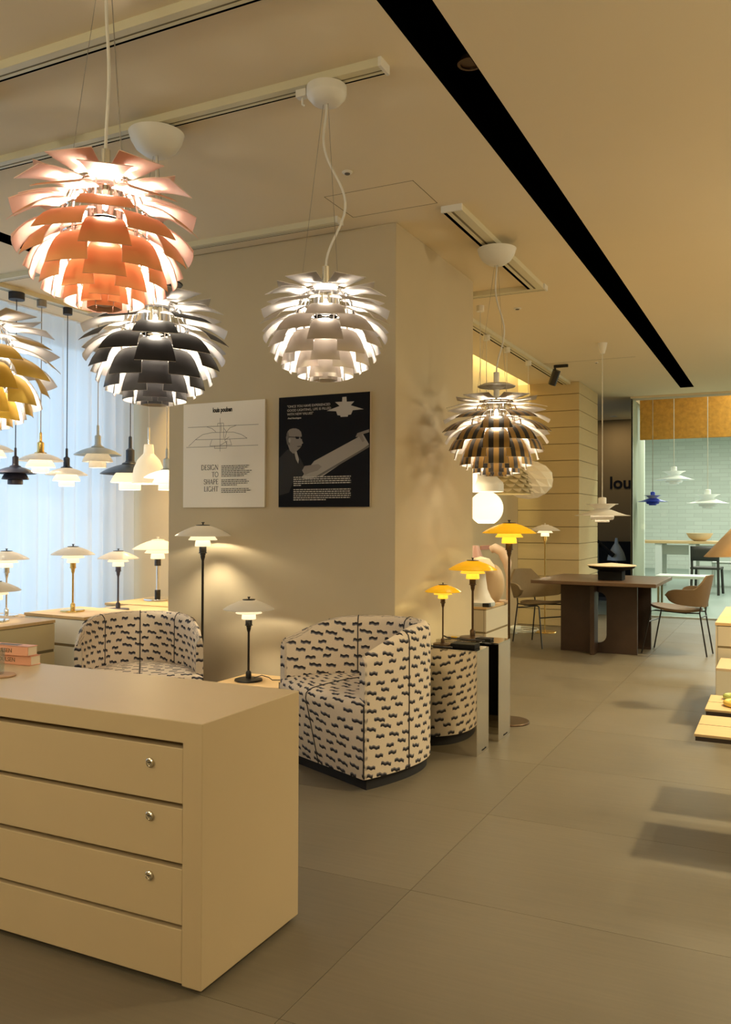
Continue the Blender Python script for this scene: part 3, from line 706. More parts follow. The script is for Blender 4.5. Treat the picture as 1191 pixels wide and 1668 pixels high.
shell([(.035, .14), (.06, .125), (.175, .02), (.18, 0), (.18, -.05)], .003).build('cone_shade', M['white_paint'], t)
MB().cyl(.032, .13, .18).build('neck', M['white_paint'], t); hang(t, .18, loc, ZC); point((0, 0, .0), 1.5, WARM, .05, t)
loc = (-2.33, 7.72, 1.50); t = thing('scaled_pendant', 'cream dome pendant covered in rows of upturned scales', 'pendant lamp', loc, 0, g2)
DR = .235; M['scale_cream'] = plain('scale_cream', (.70, .60, .40, 1), .5); M['scale_dome'] = plain('scale_dome_shade', (.42, .34, .17, 1), .6)
shell([(.05, .30), (.11, .28), (.17, .20), (.205, .10), (.225, 0)], .003).build('dome', M['scale_dome'], t)  # dome coloured darker to carry the shade between the scales
sm_ = MB(); w_ = .044
vs = []; 
for k in range(7):
    s_ = -1 + 2 * k / 6
    vs += [(0.0, s_ * w_, .0), (.034 * (1 - s_ * s_) + .002, s_ * w_ * .92, -.030 + .022 * s_ * s_)]
sm_.add(vs, [(2 * k, 2 * k + 1, 2 * k + 3, 2 * k + 2) for k in range(6)])
sm_.add([(x + .003, y, z) for x, y, z in vs], [(2 * k, 2 * k + 2, 2 * k + 3, 2 * k + 1) for k in range(6)])
sme = sm_.mesh('scale', M['scale_cream'], 60)
for r_i in range(7):
    z = .295 - .042 * r_i; rr = [.085, .135, .165, .185, .200, .212, .220][r_i]
    nn = int(2 * PI * rr / .090)
    for k in range(nn):
        a = 2 * PI * (k + .5 * (r_i % 2)) / nn
        o = bpy.data.objects.new('scale', sme); C.objects.link(o); o.parent = t; o.location = (rr * math.cos(a), rr * math.sin(a), z); o.rotation_euler = (0, 0, a)
MB().cyl(.03, .29, .34).build('neck', M['cream'], t); hang(t, .34, loc); point((0, 0, .05), 2, (1, .82, .52), .05, t)
loc = (-2.33, 8.46, 1.665); t = thing('quilted_pendant', 'white flattened pendant of spiralling facets, farthest of the cluster', 'pendant lamp', loc, 0, g2)
def fac():
    m = MB(); n, k = 12, 9
    def P(i, j):
        a = 2 * PI * (j + i * .5) / n; ph = PI * (i + .02) / (k - 1 + .04)
        return (.255 * math.sin(ph) * math.cos(a), .255 * math.sin(ph) * math.sin(a), .195 * math.cos(ph))
    m.grid(P, k, n, wrap=True); return m
fac().build('faceted_shade', M['facet'] if 'facet' in M else M['cream'], t, 0)
MB().cyl(.03, .19, .24).build('neck', M['white_paint'], t); hang(t, .24, loc)

# ------------------------------------------------------------------ posters on the pillar
def poster(name, label, x0, x1, z0, z1, mat):
    t = thing(name, label, 'poster', (x0, 4.30, z0))
    B(0, x1 - x0, -.016, -.001, 0, z1 - z0).build('board', M['poster_edge'], t, 0)
    B(.0, x1 - x0, -.0175, -.016, 0, z1 - z0).build('printed_face', mat, t, 0)
    return t
M['poster_edge'] = plain('poster_board_edge', (.62, .56, .48, 1), .7)
YP = -.0182
pw = poster('design_poster', 'white poster with a line drawing of a lamp on the pillar', -3.372, -2.771, 1.326, 1.968, M['paper'])
text('louis poulsen', 'lettering', .040, M['ink'], pw, (.295, YP, .582), UPY, 'CENTER', bold=.0012, width=.142)
dr = MB()
def stroke(m, pts, r=.0011, y=YP):
    for (a, b), (c, d) in zip(pts, pts[1:]):
        L = math.hypot(c - a, d - b) or 1e-6; nx, nz = -(d - b) / L * r, (c - a) / L * r
        m.add([(a + nx, y, b + nz), (a - nx, y, b - nz), (c - nx, y, d - nz), (c + nx, y, d + nz)], [(0, 1, 2, 3)])
U = lambda px_, py_: ((px_ - 42) / 475 * .601, .642 - (py_ - (102 - .06 * (px_ - 42))) / 610 * .642)
for pl_ in ([(70, 238), (482, 216)], [(75, 348), (115, 310)], [(115, 309), (300, 303), (418, 296)], [(115, 309), (160, 278), (215, 266), (290, 263)], [(290, 263), (340, 262), (385, 275), (418, 296)],
            [(182, 232), (215, 243), (238, 262)], [(300, 262), (318, 238), (358, 222)], [(358, 222), (310, 226)], [(182, 232), (250, 228)],
            [(248, 228), (248, 212), (282, 210), (284, 300)], [(268, 215), (268, 260)], [(284, 240), (300, 262), (290, 300)],
            [(215, 305), (202, 344), (330, 336), (318, 302)], [(230, 344), (230, 358), (300, 355), (302, 312)], [(60, 356), (480, 334)], [(300, 330), (290, 308), (315, 290)], [(262, 340), (300, 316)], [(262, 180), (262, 375)]):
    stroke(dr, [U(*p) for p in pl_])
dr.build('line_drawing', M['ink_grey'], pw, 0)
def arc(cx, cy, rx, ry, a0, a1, n=16): return [(cx + rx * math.cos(math.radians(a0 + (a1 - a0) * k / n)), cy + ry * math.sin(math.radians(a0 + (a1 - a0) * k / n))) for k in range(n + 1)]
TK, TN = .080, .038
def sf(x, y, w=.14): return ([(x - w, y), (x + w, y)], .018)
def st(x): return [([(x, 0), (x, 1)], TK), sf(x, .015), sf(x, .985)]
GL = {'I': (st(.17), .36), 'T': ([([(.36, 0), (.36, 1)], TK), sf(.36, .015), ([(.02, .98), (.70, .98)], TN), ([(.03, 1), (.03, .80)], .018), ([(.69, 1), (.69, .80)], .018)], .74),
      'L': (st(.17) + [([(.17, .02), (.60, .02)], TN), ([(.60, 0), (.62, .24)], .018)], .66),
      'E': (st(.17) + [([(.17, .02), (.58, .02)], TN), ([(.17, .98), (.56, .98)], TN), ([(.17, .52), (.46, .52)], TN), ([(.58, 0), (.60, .22)], .018), ([(.56, 1), (.56, .80)], .018), ([(.46, .42), (.46, .62)], .018)], .66),
      'H': (st(.17) + st(.70) + [([(.17, .5), (.70, .5)], TN)], .88),
      'N': ([([(.15, 0), (.15, 1)], TN), ([(.74, 0), (.74, 1)], TN), ([(.14, 1), (.74, 0)], TK), sf(.15, .015, .12), sf(.74, .985, .12), sf(.10, .985, .08)], .90),
      'A': ([([(.08, 0), (.39, 1)], TN), ([(.38, 1), (.70, 0)], TK), ([(.18, .33), (.58, .33)], TN), sf(.08, .015, .11), sf(.70, .015, .13)], .80),
      'P': (st(.17) + [([(.17, .98)] + arc(.36, .73, .24, .25, 90, -90) + [(.17, .48)], TN * 1.4)], .66),
      'D': (st(.17) + [([(.17, .98)] + arc(.36, .5, .42, .48, 90, -90) + [(.17, .02)], TN * 1.5)], .86),
      'O': ([(arc(.44, .5, .38, .49, 0, 360, 28), TN * 1.6)], .90),
      'G': ([(arc(.44, .5, .38, .49, 42, 330, 24), TN * 1.6), ([(.76, .03), (.76, .42)], TK), sf(.74, .42, .13)], .92),
      'S': ([([(.50, .80), (.50, .88)] + arc(.29, .75, .20, .235, 40, 215, 10) + arc(.30, .27, .23, .255, 60, -150, 12) + [(.07, .26)], TN * 1.7)], .60)}
def serif_word(w_, h, right, z, mat, parent):
    tot = sum(GL[c][1] for c in w_) * h; x = right - tot; m = MB()
    for c in w_:
        for pl_, r in GL[c][0]: stroke(m, [(x + a * h, z + b * h) for a, b in pl_], r * h)
        x += GL[c][1] * h
    m.build('lettering', mat, parent, 0)
for w_, z_ in (('DESIGN', .230), ('TO', .186), ('SHAPE', .142), ('LIGHT', .098)): serif_word(w_, .0305, .268, z_, M['ink_grey'], pw)
def lines(t, rows, x0, h, step, mat, name='body_text'):
    m = MB(); rnd = random.Random(3)
    for z, w in rows:
        x = x0
        while x < x0 + w:
            L = rnd.uniform(.008, .024); L = min(L, x0 + w - x); m.add([(x, YP - .0013, z), (x + L, YP - .0013, z), (x + L, YP - .0013, z + h), (x, YP - .0013, z + h)], [(0, 1, 2, 3)]); x += L + .0035
    o = m.build(name, mat, t, 0); o['kind'] = 'stuff'
    return o
rows = [(.2495 - .0103 * k, w) for k, w in enumerate((.205, .195, .17, .22, .205, .19, .165))] + [(.164 - .0103 * k, w) for k, w in enumerate((.185, .20, .19, .115))] + [(.110 - .0103 * k, w) for k, w in enumerate((.20, .215, .18))]
lines(pw, rows, .290, .0048, 0, M['ink_grey'])
pb = poster('quote_poster', 'black poster with a photograph of a man at a drawing board', -2.674, -2.079, 1.326, 1.969, M['black_poster'] if 'black_poster' in M else M['ink'])
for k, (w_, ln) in enumerate((('"ONCE YOU HAVE EXPERIENCED', .285), ('GOOD LIGHTING, LIFE IS FILLED', .29), ('WITH NEW VALUES"', .175))):
    text(w_, 'lettering', .020, M['print_white'], pb, (.057, YP, .580 - .0225 * k), UPY, width=ln)
text('-Poul Henningsen', 'lettering', .013, M['print_white'], pb, (.060, YP, .514), UPY, bold=.0004)
V = lambda px_, py_: ((px_ - 604) / 524 * .595, .643 - (py_ - (68 - .062 * (px_ - 604))) / 640 * .643)
def flat(name, polys, mat, parent, y, f=V):
    m = MB()
    for p in polys: m.add([(f(*q)[0], y, f(*q)[1]) for q in p], [tuple(range(len(p)))])
    return m.build(name, mat, parent, 0)
def ell(cx, cy, rx, ry, a=0, n=24): return [(cx + rx * math.cos(2 * PI * k / n) * math.cos(a) - ry * math.sin(2 * PI * k / n) * math.sin(a), cy + rx * math.cos(2 * PI * k / n) * math.sin(a) + ry * math.sin(2 * PI * k / n) * math.cos(a)) for k in range(n)]
flat('lamp_print', [[(975, 66), (998, 64), (1000, 92), (1042, 90), (1022, 112), (1095, 134), (1034, 140), (1024, 164), (1008, 166), (1006, 176), (966, 178), (964, 170), (948, 168), (940, 146), (886, 144), (960, 116), (934, 94), (974, 92)]], M['print_white'], pb, YP)
flat('suit_print', [[(655, 372), (690, 360), (735, 420), (758, 466), (745, 530), (690, 560), (668, 620), (608, 640), (608, 420)]], M['suit_print'], pb, YP)
flat('face_print', [[(655, 300), (652, 282), (658, 264), (670, 252), (688, 246), (708, 246), (726, 253), (738, 266), (742, 284), (742, 300), (744, 316), (751, 331), (742, 336), (742, 344), (736, 354), (730, 362), (716, 374), (700, 390), (690, 392), (672, 376), (660, 345)]], M['skin_print'], pb, YP - .0004)
flat('hair_print', [[(648, 300), (660, 262), (668, 300), (672, 345), (655, 340)]], M['mid_print'], pb, YP - .0006)
flat('ear_print', [ell(670, 316, 7, 14)], M['board_print'], pb, YP - .0008)
flat('glasses_print', [[(664, 294), (706, 295), (706, 299), (664, 298)], [(704, 293), (727, 294), (725, 307), (708, 307)], [(734, 294), (746, 293), (745, 306), (737, 307)]], M['ink'], pb, YP - .0009)
flat('glasses_bridge_print', [[(726, 296), (735, 296), (735, 299), (726, 299)]], M['ink'], pb, YP - .0010)
flat('mouth_print', [[(716, 349), (738, 346), (736, 351), (717, 353)]], M['suit_print'], pb, YP - .0009)
flat('shirt_print', [[(698, 382), (712, 378), (726, 425), (722, 450), (708, 425)]], M['board_print'], pb, YP - .0004)
flat('drawing_board_print', [[(815, 432), (1055, 296), (1090, 270), (1125, 330), (860, 520), (770, 536), (740, 530)]], M['board_print'], pb, YP - .0003)
flat('board_edge_print', [[(800, 535), (1125, 333), (1125, 345), (830, 530)]], M['mid_print'], pb, YP - .0005)
flat('hand_print', [[(745, 488), (760, 462), (800, 455), (838, 448), (860, 462), (835, 486), (790, 500), (760, 515)]], M['skin_print'], pb, YP - .0006)
flat('clamp_print', [[(1050, 290), (1060, 268), (1125, 245), (1125, 262), (1085, 275), (1100, 310), (1088, 318), (1070, 288)]], M['skin_print'], pb, YP - .0006)
rows = [(.170 - .0118 * k, w) for k, w in enumerate((.375, .37, .375, .375, .05))] + [(.098 - .0118 * k, w) for k, w in enumerate((.375, .37, .375, .375, .37, .215))]
lines(pb, rows, .103, .0058, 0, M['print_white'])

# ------------------------------------------------------------------ reception desk
dk = thing('reception_desk', 'beige four-drawer reception desk in the foreground', 'desk', (-1.374, 1.831, 0))
LX = -2.7
MB().prism([(LX, .014), (LX + .064, .014), (LX + .064, .656), (-.064, .656), (-.064, .014), (0, .014), (0, .714), (LX, .714)], 0, .497, 'y').build('desk_shell', M['desk'], dk, 0, .0025)
MB().box(LX + .064, -.064, .10, .497, .03, .656).build('carcass', M['desk_in'] if 'desk_in' in M else M['joint_pale'], dk, 0)
fb = MB()
for x in (LX + .12, -.12):
    for y in (.08, .42): fb.cyl(.018, 0, .014, (x, y, 0), 12)
fb.build('foot', M['black'], dk)
for i, (z1, z0) in enumerate(((.640, .493), (.480, .334), (.320, .171), (.159, .017))):
    d = B(LX + .068, -.0665, .004, .10, z0, z1).build('drawer', M['desk'], dk, 0, .002)
    if i < 3:
        kz = (.591, .447, .286)[i]
        k_ = MB().lathe([(.0125, 0), (.0125, .006), (.0095, .008), (.0085, .005), (0, .005)], 24).box(-.0055, .0055, -.0012, .0012, .0045, .0058, 1).build('lock', [M['steel_edge'], M['black']], d, 35)
        k_.location = (-.1755, .004, kz); k_.rotation_euler = (PI / 2, 0, 0)
# books, glass and coaster on the desk
for i, (z, lab, dx) in enumerate(((.714, 'pink hardback book, lower one of the two on the desk', 0), (.7495, 'pink hardback book, upper one of the two on the desk', -.004))):
    t = thing('pink_book', lab, 'book', (-2.474 + dx, 2.2665 - .01 * i, z), math.radians(3 + i), 'pink books on the desk')
    MB().box(-.30, 0, -.001, .004, 0, .035).box(-.30, 0, -.001, .17 - .15 * 0 - .118, .0, .0025).box(-.30, 0, -.001, .052, .0325, .035).build('cover', M['pink'], t, 0, .0008)
    B(-.298, -.003, .004, .050, .0025, .0325).build('page_block', M['pages'], t, 0)
    text('LOUIS POULSEN', 'lettering', .022, M['ink_pink'] if 'ink_pink' in M else M['leather'], t, (-.072, -.0016, .0105), UPY, 'RIGHT')
    if i: B(-.16, -.06, .012, .040, .035, .0354).build('cover_print', M['mid_print'], t, 0)
cs = thing('coaster', 'round wooden coaster on the desk at the left edge', 'coaster', (-2.405, 2.072, .714))
MB().lathe([(0, 0), (.050, 0), (.052, .002), (.052, .005), (.050, .007), (0, .007)], 36).build('disc', M['cork_coaster'], cs)
gs = thing('drinking_glass', 'clear tumbler standing on the wooden coaster', 'glass', (-2.424, 2.068, .7212))
MB().lathe([(0, .0), (.028, 0), (.030, .01), (.033, .085), (.031, .085), (.028, .012), (0, .010)], 32).build('tumbler', M['clear_glass'], gs)

# ------------------------------------------------------------------ patterned armchairs
def armchair(label, loc, ang, k=1.0):
    """local frame: front edge along x (width), chair faces -y; origin at the middle of the front edge on the floor"""
    t = thing('armchair', label, 'armchair', loc, ang, 'patterned armchairs'); t.scale = (k, k, k)
    Wd, Dp, th = .355, .625, .085
    NA = 40
    def plan(s, off=0.0):
        a = PI * s; e = .86
        x = (Wd - off) * math.copysign(abs(math.cos(a)) ** e, math.cos(a)); y = (Dp - off) * (math.sin(a) ** e)
        return x, y
    def thk(s): return .045 + .040 * min(1, min(s, 1 - s) / .22)
    def topz(s):
        m = min(s, 1 - s) * 2
        q = min(1, m / .46); q = 1 - (1 - q) ** 2.2
        return .632 + .100 * q
    # shell wall: outer face, rounded top, inner face
    m = MB(); uv = []; rows = 13
    def sec(s):
        th = thk(s)
        return [(0, .055), (0, .20), (0, .35), (0, .50), (0, topz(s) - .05), (.006, topz(s) - .022), (.022, topz(s) - .005), (th * .5, topz(s)), (th - .022, topz(s) - .005), (th - .006, topz(s) - .022), (th, topz(s) - .05), (th, .40), (th, .055)]
    ss = []
    for i in range(NA + 1): ss.append(i / NA)
    L = 0; prev = None; arc = []
    for s in ss:
        p = plan(s)
        if prev: L += math.hypot(p[0] - prev[0], p[1] - prev[1])
        arc.append(L); prev = p
    vs = []
    for i, s in enumerate(ss):
        pr = sec(s); acc = 0; last = None
        for (o, z) in pr:
            x, y = plan(s, o)
            if s in (0.0, 1.0): y = 0.0
            vs.append((x, y, z)); acc = z if o < thk(s) * .6 else 1.62 - z
            uv.append((arc[i] * (1 if o < thk(s) * .6 else .86) + (.0 if o < thk(s) * .6 else .037), acc))
    m.add(vs, [(i * rows + j, i * rows + j + 1, (i + 1) * rows + j + 1, (i + 1) * rows + j) for i in range(NA) for j in range(rows - 1)])
    # rounded arm fronts
    for e, i in ((0, 0), (1, NA)):
        base = [vs[i * rows + j] for j in range(rows)]
        o = len(m.v); cx = sum(p[0] for p in base) / rows; 
        ins = []
        for (x, y, z) in base: ins.append((cx + (x - cx) * .90, -.012, .05 + (z - .05) * .985 if z > .3 else z))
        for (x, y, z) in ins: m.v.append((x, y, z)); uv.append((x + .5, z))
        for j in range(rows - 1):
            a, b = i * rows + j, i * rows + j + 1
            m.f.append((a, b, o + j + 1, o + j)); m.mi.append(0)
        m.f.append(tuple(range(o, o + rows))); m.mi.append(0)
    m.build('shell', M['dash'], t, 50, uv=uv)
    # seat block with bowed, sloping front
    wi = Wd - .003; di = Dp - th
    sm = MB(); uv = []
    def front(x, z):
        c = math.cos(min(1, abs(x) / wi) * PI / 2) ** .8
        return -.017 - .085 * c * max(0, (z - .055)) / .36
    nx = 24; prof = [(.055, 0), (.15, 0), (.25, 0), (.34, 0), (.385, 0), (.408, .008), (.422, .024), (.430, .05)]
    sv = []; 
    for a in range(nx + 1):
        x = -wi + 2 * wi * a / nx
        yb = di * (max(0, 1 - (abs(x) / (wi + .001)) ** 2.35)) ** (1 / 2.35) * .97 + .01
        y0 = front(x, .41)
        for (z, ins) in prof: sv.append((x, front(x, min(z, .41)) + ins, z)); uv.append((x + .13 * (z - .055), z if z < .40 else z + ins * .8))
        for q in range(1, 9):
            f_ = q / 8; y = (y0 + .05) + (yb - (y0 + .05)) * f_
            sv.append((x, y, .430 + .022 * math.sin(min(1, f_ * 1.1) * PI) * (1 - (x / wi) ** 2) - .01 * f_)); uv.append((x + .048, .43 + (y - y0)))
    R_ = len(prof) + 8
    sm.add(sv, [(a * R_ + j, a * R_ + j + 1, (a + 1) * R_ + j + 1, (a + 1) * R_ + j) for a in range(nx) for j in range(R_ - 1)])
    sm.build('seat', M['dash'], t, 60, uv=uv)
    # dark stitched seams
    def seam(pts, name='seam'):
        mm = MB(); mm.tube(pts, .0032, 6)
        mm.build(name, M['seam'], t)
    a = nx // 2; seam([(p[0], p[1] - .001, p[2] + .001) for p in sv[a * R_:(a + 1) * R_]])
    for sgn in (-1, 1): seam([(sgn * (wi + .0005), -.018, z) for z in (.06, .15, .25, .33, .40)])
    def wall_seam(s, inner, full=True):
        pts = []
        for (o, z) in sec(s):
            if (inner and o < thk(s) * .5) or (not inner and o > thk(s) * .5): continue
            x, y = plan(s, o); nrm = Vector((x / Wd ** 2, y / Dp ** 2, 0)).normalized() * (.001 if not inner else -.001)
            pts.append((x + nrm.x, y + nrm.y, z + .0005))
        seam(pts)
    for s in (.5, .24, .76): wall_seam(s, True)
    for s in (.5, .13, .87): wall_seam(s, False)
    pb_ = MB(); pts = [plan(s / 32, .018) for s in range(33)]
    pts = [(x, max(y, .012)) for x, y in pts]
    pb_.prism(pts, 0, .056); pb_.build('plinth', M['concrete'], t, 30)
    return t
M['seam'] = plain('dark_stitched_seam', (.03, .027, .03, 1), .8)
fx, fy = -.494, .23; Lf = math.hypot(fx, fy)
angR = math.atan2(-.42, .907)        # chair axis: local x runs along the front edge
armchair('black-and-cream patterned armchair in the open beside the desk corner', (-2.055, 3.700, 0), math.atan2(.42, -.907) + PI)
armchair('black-and-cream patterned armchair between the desk and the black floor lamp', (-3.14, 3.625, 0), math.atan2(.653, .757), .955)

# ------------------------------------------------------------------ low side table, plinths and what stands on them
st_ = thing('side_table', 'low light oak side table between the two armchairs', 'side table', (-2.57, 4.03, 0))
B(-.26, .14, -.20, .18, .327, .352).build('table_top', M['oak'], st_, 0, .003)
for x, y in ((-.22, -.16), (.10, -.16), (-.22, .14), (.10, .14)): B(x - .02, x + .02, y - .02, y + .02, 0, .327).build('leg', M['oak'], st_, 0, .002)
cb = MB().tube([(-2.66, 4.01, .371), (-2.62, 4.03, .385), (-2.58, 4.04, .375), (-2.57, 4.06, .358), (-2.52, 4.10, .3555), (-2.44, 4.14, .3555)], .0025, 6)
tag(cb.build('lamp_cable', M['cord_black']), 'thin black cable curling from the table lamp across the oak side table', 'cable')
def plinth(label, x0, x1, y0, y1, h):
    t = thing('mirrored_plinth', label, 'plinth', (x0, y0, 0), 0, 'mirrored plinths')
    w, d = x1 - x0, y1 - y0
    for nm, bx in (('front_panel', (0, w, 0, .006, 0, h - .006)), ('side_panel', (w - .006, w, .006, d, 0, h - .006)), ('side_panel', (0, .006, .006, d, 0, h - .006)), ('back_panel', (.006, w - .006, d - .006, d, 0, h - .006)), ('top_panel', (0, w, 0, d, h - .006, h))):
        MB().box(*bx).build(nm, M['steel'] if nm != 'side_panel' else M['steel_side'], t, 0, .0012)
    text('louis poulsen', 'lettering', .014, M['ink'], t, (w + .0003, d * .42, .012), (PI / 2, 0, PI / 2), bold=.0003)
    return t
plinth('mirror-polished steel plinth reflecting the patterned armchair', -1.842, -1.468, 4.335, 4.535, .558)
plinth('mirror-polished steel plinth behind the front one, holding the taller amber lamp', -1.842, -1.460, 4.691, 4.918, .556)
bx = thing('cable_box', 'flat black box lying on the front mirrored plinth', 'box', (-1.575, 4.435, .5585))
B(-.065, .075, -.045, .045, 0, .024).build('case', M['black_matte'], bx, 0, .003)
bx = thing('power_adapter', 'flat black power adapter on the rear mirrored plinth beside the lamp foot', 'box', (-1.60, 4.775, .5565))
B(-.02, .075, -.035, .035, 0, .014).build('case', M['black_matte'], bx, 0, .004)
def loop_cable(label, pts, tagp):
    t = thing('cable', label, 'cable', (0, 0, 0))
    MB().tube(pts, .0045, 6).build('cord', M['cord_black'], t)
    x, y, z = tagp; B(x - .018, x + .018, y - .006, y + .006, z - .006, z + .006).build('cable_tie', M['yellow_tag'], t, 0)
loop_cable('black cable loop with a yellow tie on the front mirrored plinth', [(-1.70, 4.372, .565), (-1.735, 4.375, .564), (-1.77, 4.372, .564), (-1.81, 4.385, .564), (-1.83, 4.41, .564), (-1.80, 4.425, .568), (-1.76, 4.405, .564), (-1.77, 4.43, .564), (-1.76, 4.37, .564), (-1.66, 4.36, .564), (-1.62, 4.37, .564)], (-1.775, 4.375, .566))
loop_cable('black cable with a yellow tie on the rear mirrored plinth', [(-1.66, 4.716, .563), (-1.70, 4.735, .563), (-1.75, 4.74, .563), (-1.80, 4.75, .563), (-1.82, 4.77, .566), (-1.77, 4.712, .563), (-1.60, 4.708, .563), (-1.55, 4.708, .563)], (-1.745, 4.738, .565))

# ------------------------------------------------------------------ cabinets
def cabinet(name, label, x0, x1, y0, y1, h, mat, face, split=.50, rz=0, gapm='joint_pale', door=True, top='oak'):
    """cabinet with two stacked drawers on the face side; face: '-y' or '+x'"""
    t = thing(name, label, 'cabinet', (x0, y0, 0), rz, 'low drawer cabinets')
    w, d = x1 - x0, y1 - y0; ht = h - .018
    MB().box(.004, w - .004, .004, d - .004, .01, ht - .002).build('body', M[gapm], t, 0)
    half = w / 2
    MB().box(-.003, half - .0008, -.003, d + .003, ht, h).build('top_board', M[top], t, 0, .001)
    MB().box(half + .0008, w + .003, -.003, d + .003, ht, h).build('top_board', M[top], t, 0, .001)
    zs = ((ht - .0045 - (h * .24), ht - .0045), (.02, ht - .022 - h * .24))
    for z0, z1 in zs:
        if face == '-y': MB().box(.0, w, -.0, .016, z0, z1).build('drawer', M[mat], t, 0, .0015)
        else: MB().box(w - .016, w, .0, d, z0, z1).build('drawer', M[mat], t, 0, .0015)
    if face == '-y': MB().box(w - .002, w, .016, d, .0, ht - .001).box(0, .002, .016, d, 0, ht - .001).box(.002, w - .002, d - .002, d, 0, ht).build('side_panel', M[mat], t, 0)
    else: MB().box(0, w - .016, 0, .002, 0, ht - .001).box(0, w - .016, d - .002, d, 0, ht - .001).build('side_panel', M[mat], t, 0)
    return t
M['olive_cab'] = plain('olive_cabinet_paint', (.62, .53, .32, 1), .45, var=.02)
cabinet('drawer_cabinet', 'pale cabinet with plywood top under the brass table lamp', -4.47, -3.92, 4.045, 4.50, .640, 'white_cab', '-y', rz=math.radians(-3.5))
cabinet('drawer_cabinet', 'pale cabinet with plywood top under the silver-stemmed lamp by the tan wall', -4.71, -4.08, 5.04, 5.62, .608, 'white_cab', '-y')
cabinet('drawer_cabinet', 'pale cabinet with plywood top mostly hidden behind the left armchair', -4.42, -3.85, 4.52, 4.95, .615, 'white_cab', '-y', rz=math.radians(-3.5))
cabinet('drawer_cabinet', 'olive beige cabinet with plywood top at the left edge, nearest the desk', -4.60, -3.985, 2.70, 3.835, .640, 'olive_cab', '+x')
cabinet('drawer_cabinet', 'pale cabinet behind the olive one, under the chrome table lamps', -4.80, -4.50, 3.86, 4.16, .61, 'white_cab', '-y')
M['cabD'] = plain('cream_cabinet_paint', (.60, .54, .42, 1), .45)
t = thing('drawer_cabinet', 'cream two-drawer cabinet beyond the plinths, behind the amber lamps', 'cabinet', (-2.86, 5.93, 0), 0, 'low drawer cabinets')
MB().box(.004, .916, .004, .536, .01, .605).build('body', M['joint_pale'], t, 0)
MB().box(-.003, .924, -.003, .545, .608, .626).build('top_board', M['oak'], t, 0, .001)
for z0, z1 in ((.447, .603), (.02, .432)):
    MB().box(.903, .92, .0, .54, z0, z1).build('drawer', M['cabD'], t, 0, .0015)
    MB().box(.0, .90, .0, .016, z0, z1).build('panel', M['cabD'], t, 0, .0015)
# lamps on the cream cabinet
l1 = thing('trumpet_lamp', 'white table lamp with a trumpet-shaped foot on the cream cabinet', 'table lamp', (-2.02, 6.04, .626))
MB().lathe([(.0, 0), (.105, 0), (.108, .012), (.105, .028)], 32).build('foot_ring', M['grey_white'], l1)
MB().lathe([(.105, .028), (.078, .06), (.052, .12), (.040, .20), (.036, .27), (0, .27)], 32).build('stem', M['white_paint'], l1)
MB().lathe([(.11, .262), (.10, .30), (.065, .345), (0, .362)], 32).build('shade', M['cream'], l1)
B(.05, .10, -.105, -.06, 0, .028).build('switch', M['black'], l1, 0, .003)
l2 = thing('oval_lamp', 'tan oval lamp with a dark slit down its left side on the cream cabinet', 'table lamp', (-1.99, 6.22, .626))
o = MB().lathe([(.12 * math.sin(PI * k / 18), .15 - .15 * math.cos(PI * k / 18)) for k in range(1, 19)], 28).build('oval_shade', M['beige_shade'], l2); o.scale = (.8, .6, 1)
o = MB().tube([(-.092 * math.sin(PI * k / 12) , -.03, .15 - .15 * math.cos(PI * k / 12)) for k in range(2, 10)], .012, 8).build('slit', M['black'], l2)
l3 = thing('cone_lamp', 'dusty pink cone-shaded lamp behind the amber table lamp', 'table lamp', (-2.19, 6.38, .626))
MB().lathe([(0, 0), (.07, 0), (.07, .012), (0, .014)], 24).build('base', M['pinkish'], l3)
MB().tube([(0, 0, .012), (0, 0, .34)], .01).build('stem', M['pinkish'], l3)
shell([(.032, .43), (.04, .43), (.10, .27)], .003).build('cone_shade', M['pinkish'], l3)
l4 = thing('bent_tube_lamp', 'pale rose lamp with a bent round neck behind the dusty pink cone lamp', 'table lamp', (-1.965, 6.40, .626))
MB().lathe([(0, 0), (.06, 0), (.06, .012), (0, .014)], 24).build('base', M['rose_tube'], l4)
MB().tube([(.045, 0, .012), (.045, 0, .20), (.04, 0, .30), (0.0, 0, .385), (-.06, 0, .415), (-.09, 0, .40)], [.012, .014, .035, .038, .036, .03], 16).build('neck', M['rose_tube'], l4)
sg = thing('wall_tag', 'small pink tag fixed to the wall under the white pendants', 'sign', (-2.92, 8.876, .961))
B(0, .012, -.16, .16, -.022, .022).build('plate', M['tag_pink'], sg, 0)

# ------------------------------------------------------------------ dining table, dish and chairs
dt = thing('dining_table', 'dark walnut dining table on crossed slab legs', 'dining table', (-1.6, 8.45, 0))
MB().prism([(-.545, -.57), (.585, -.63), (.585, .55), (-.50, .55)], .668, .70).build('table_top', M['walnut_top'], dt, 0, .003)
fp = []     # front slab with a tall pill-shaped opening
R = .075; cz0, cz1 = .17, .50
def slab(m, x0, x1, y0, y1):
    m.box(x0, -R, y0, y1, 0, .668).box(R, x1, y0, y1, 0, .668)
    n = 10
    for (c, s, zz) in ((cz1, 1, .668), (cz0, -1, 0.0)):
        for k in range(n):
            a0, a1 = PI * k / n, PI * (k + 1) / n
            p = [(R * math.cos(a0), c + s * R * math.sin(a0)), (R * math.cos(a1), c + s * R * math.sin(a1))]
            m.prism([p[0], p[1], (p[1][0], zz), (p[0][0], zz)], y0, y1, 'y')
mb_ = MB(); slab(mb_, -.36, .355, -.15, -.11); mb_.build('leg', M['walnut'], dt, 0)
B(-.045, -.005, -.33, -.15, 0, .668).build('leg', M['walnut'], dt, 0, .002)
for x0, x1 in ((-.40, -.24), (.22, .42)): B(x0, x1, .28, .32, 0, .668).build('leg', M['walnut'], dt, 0, .002)
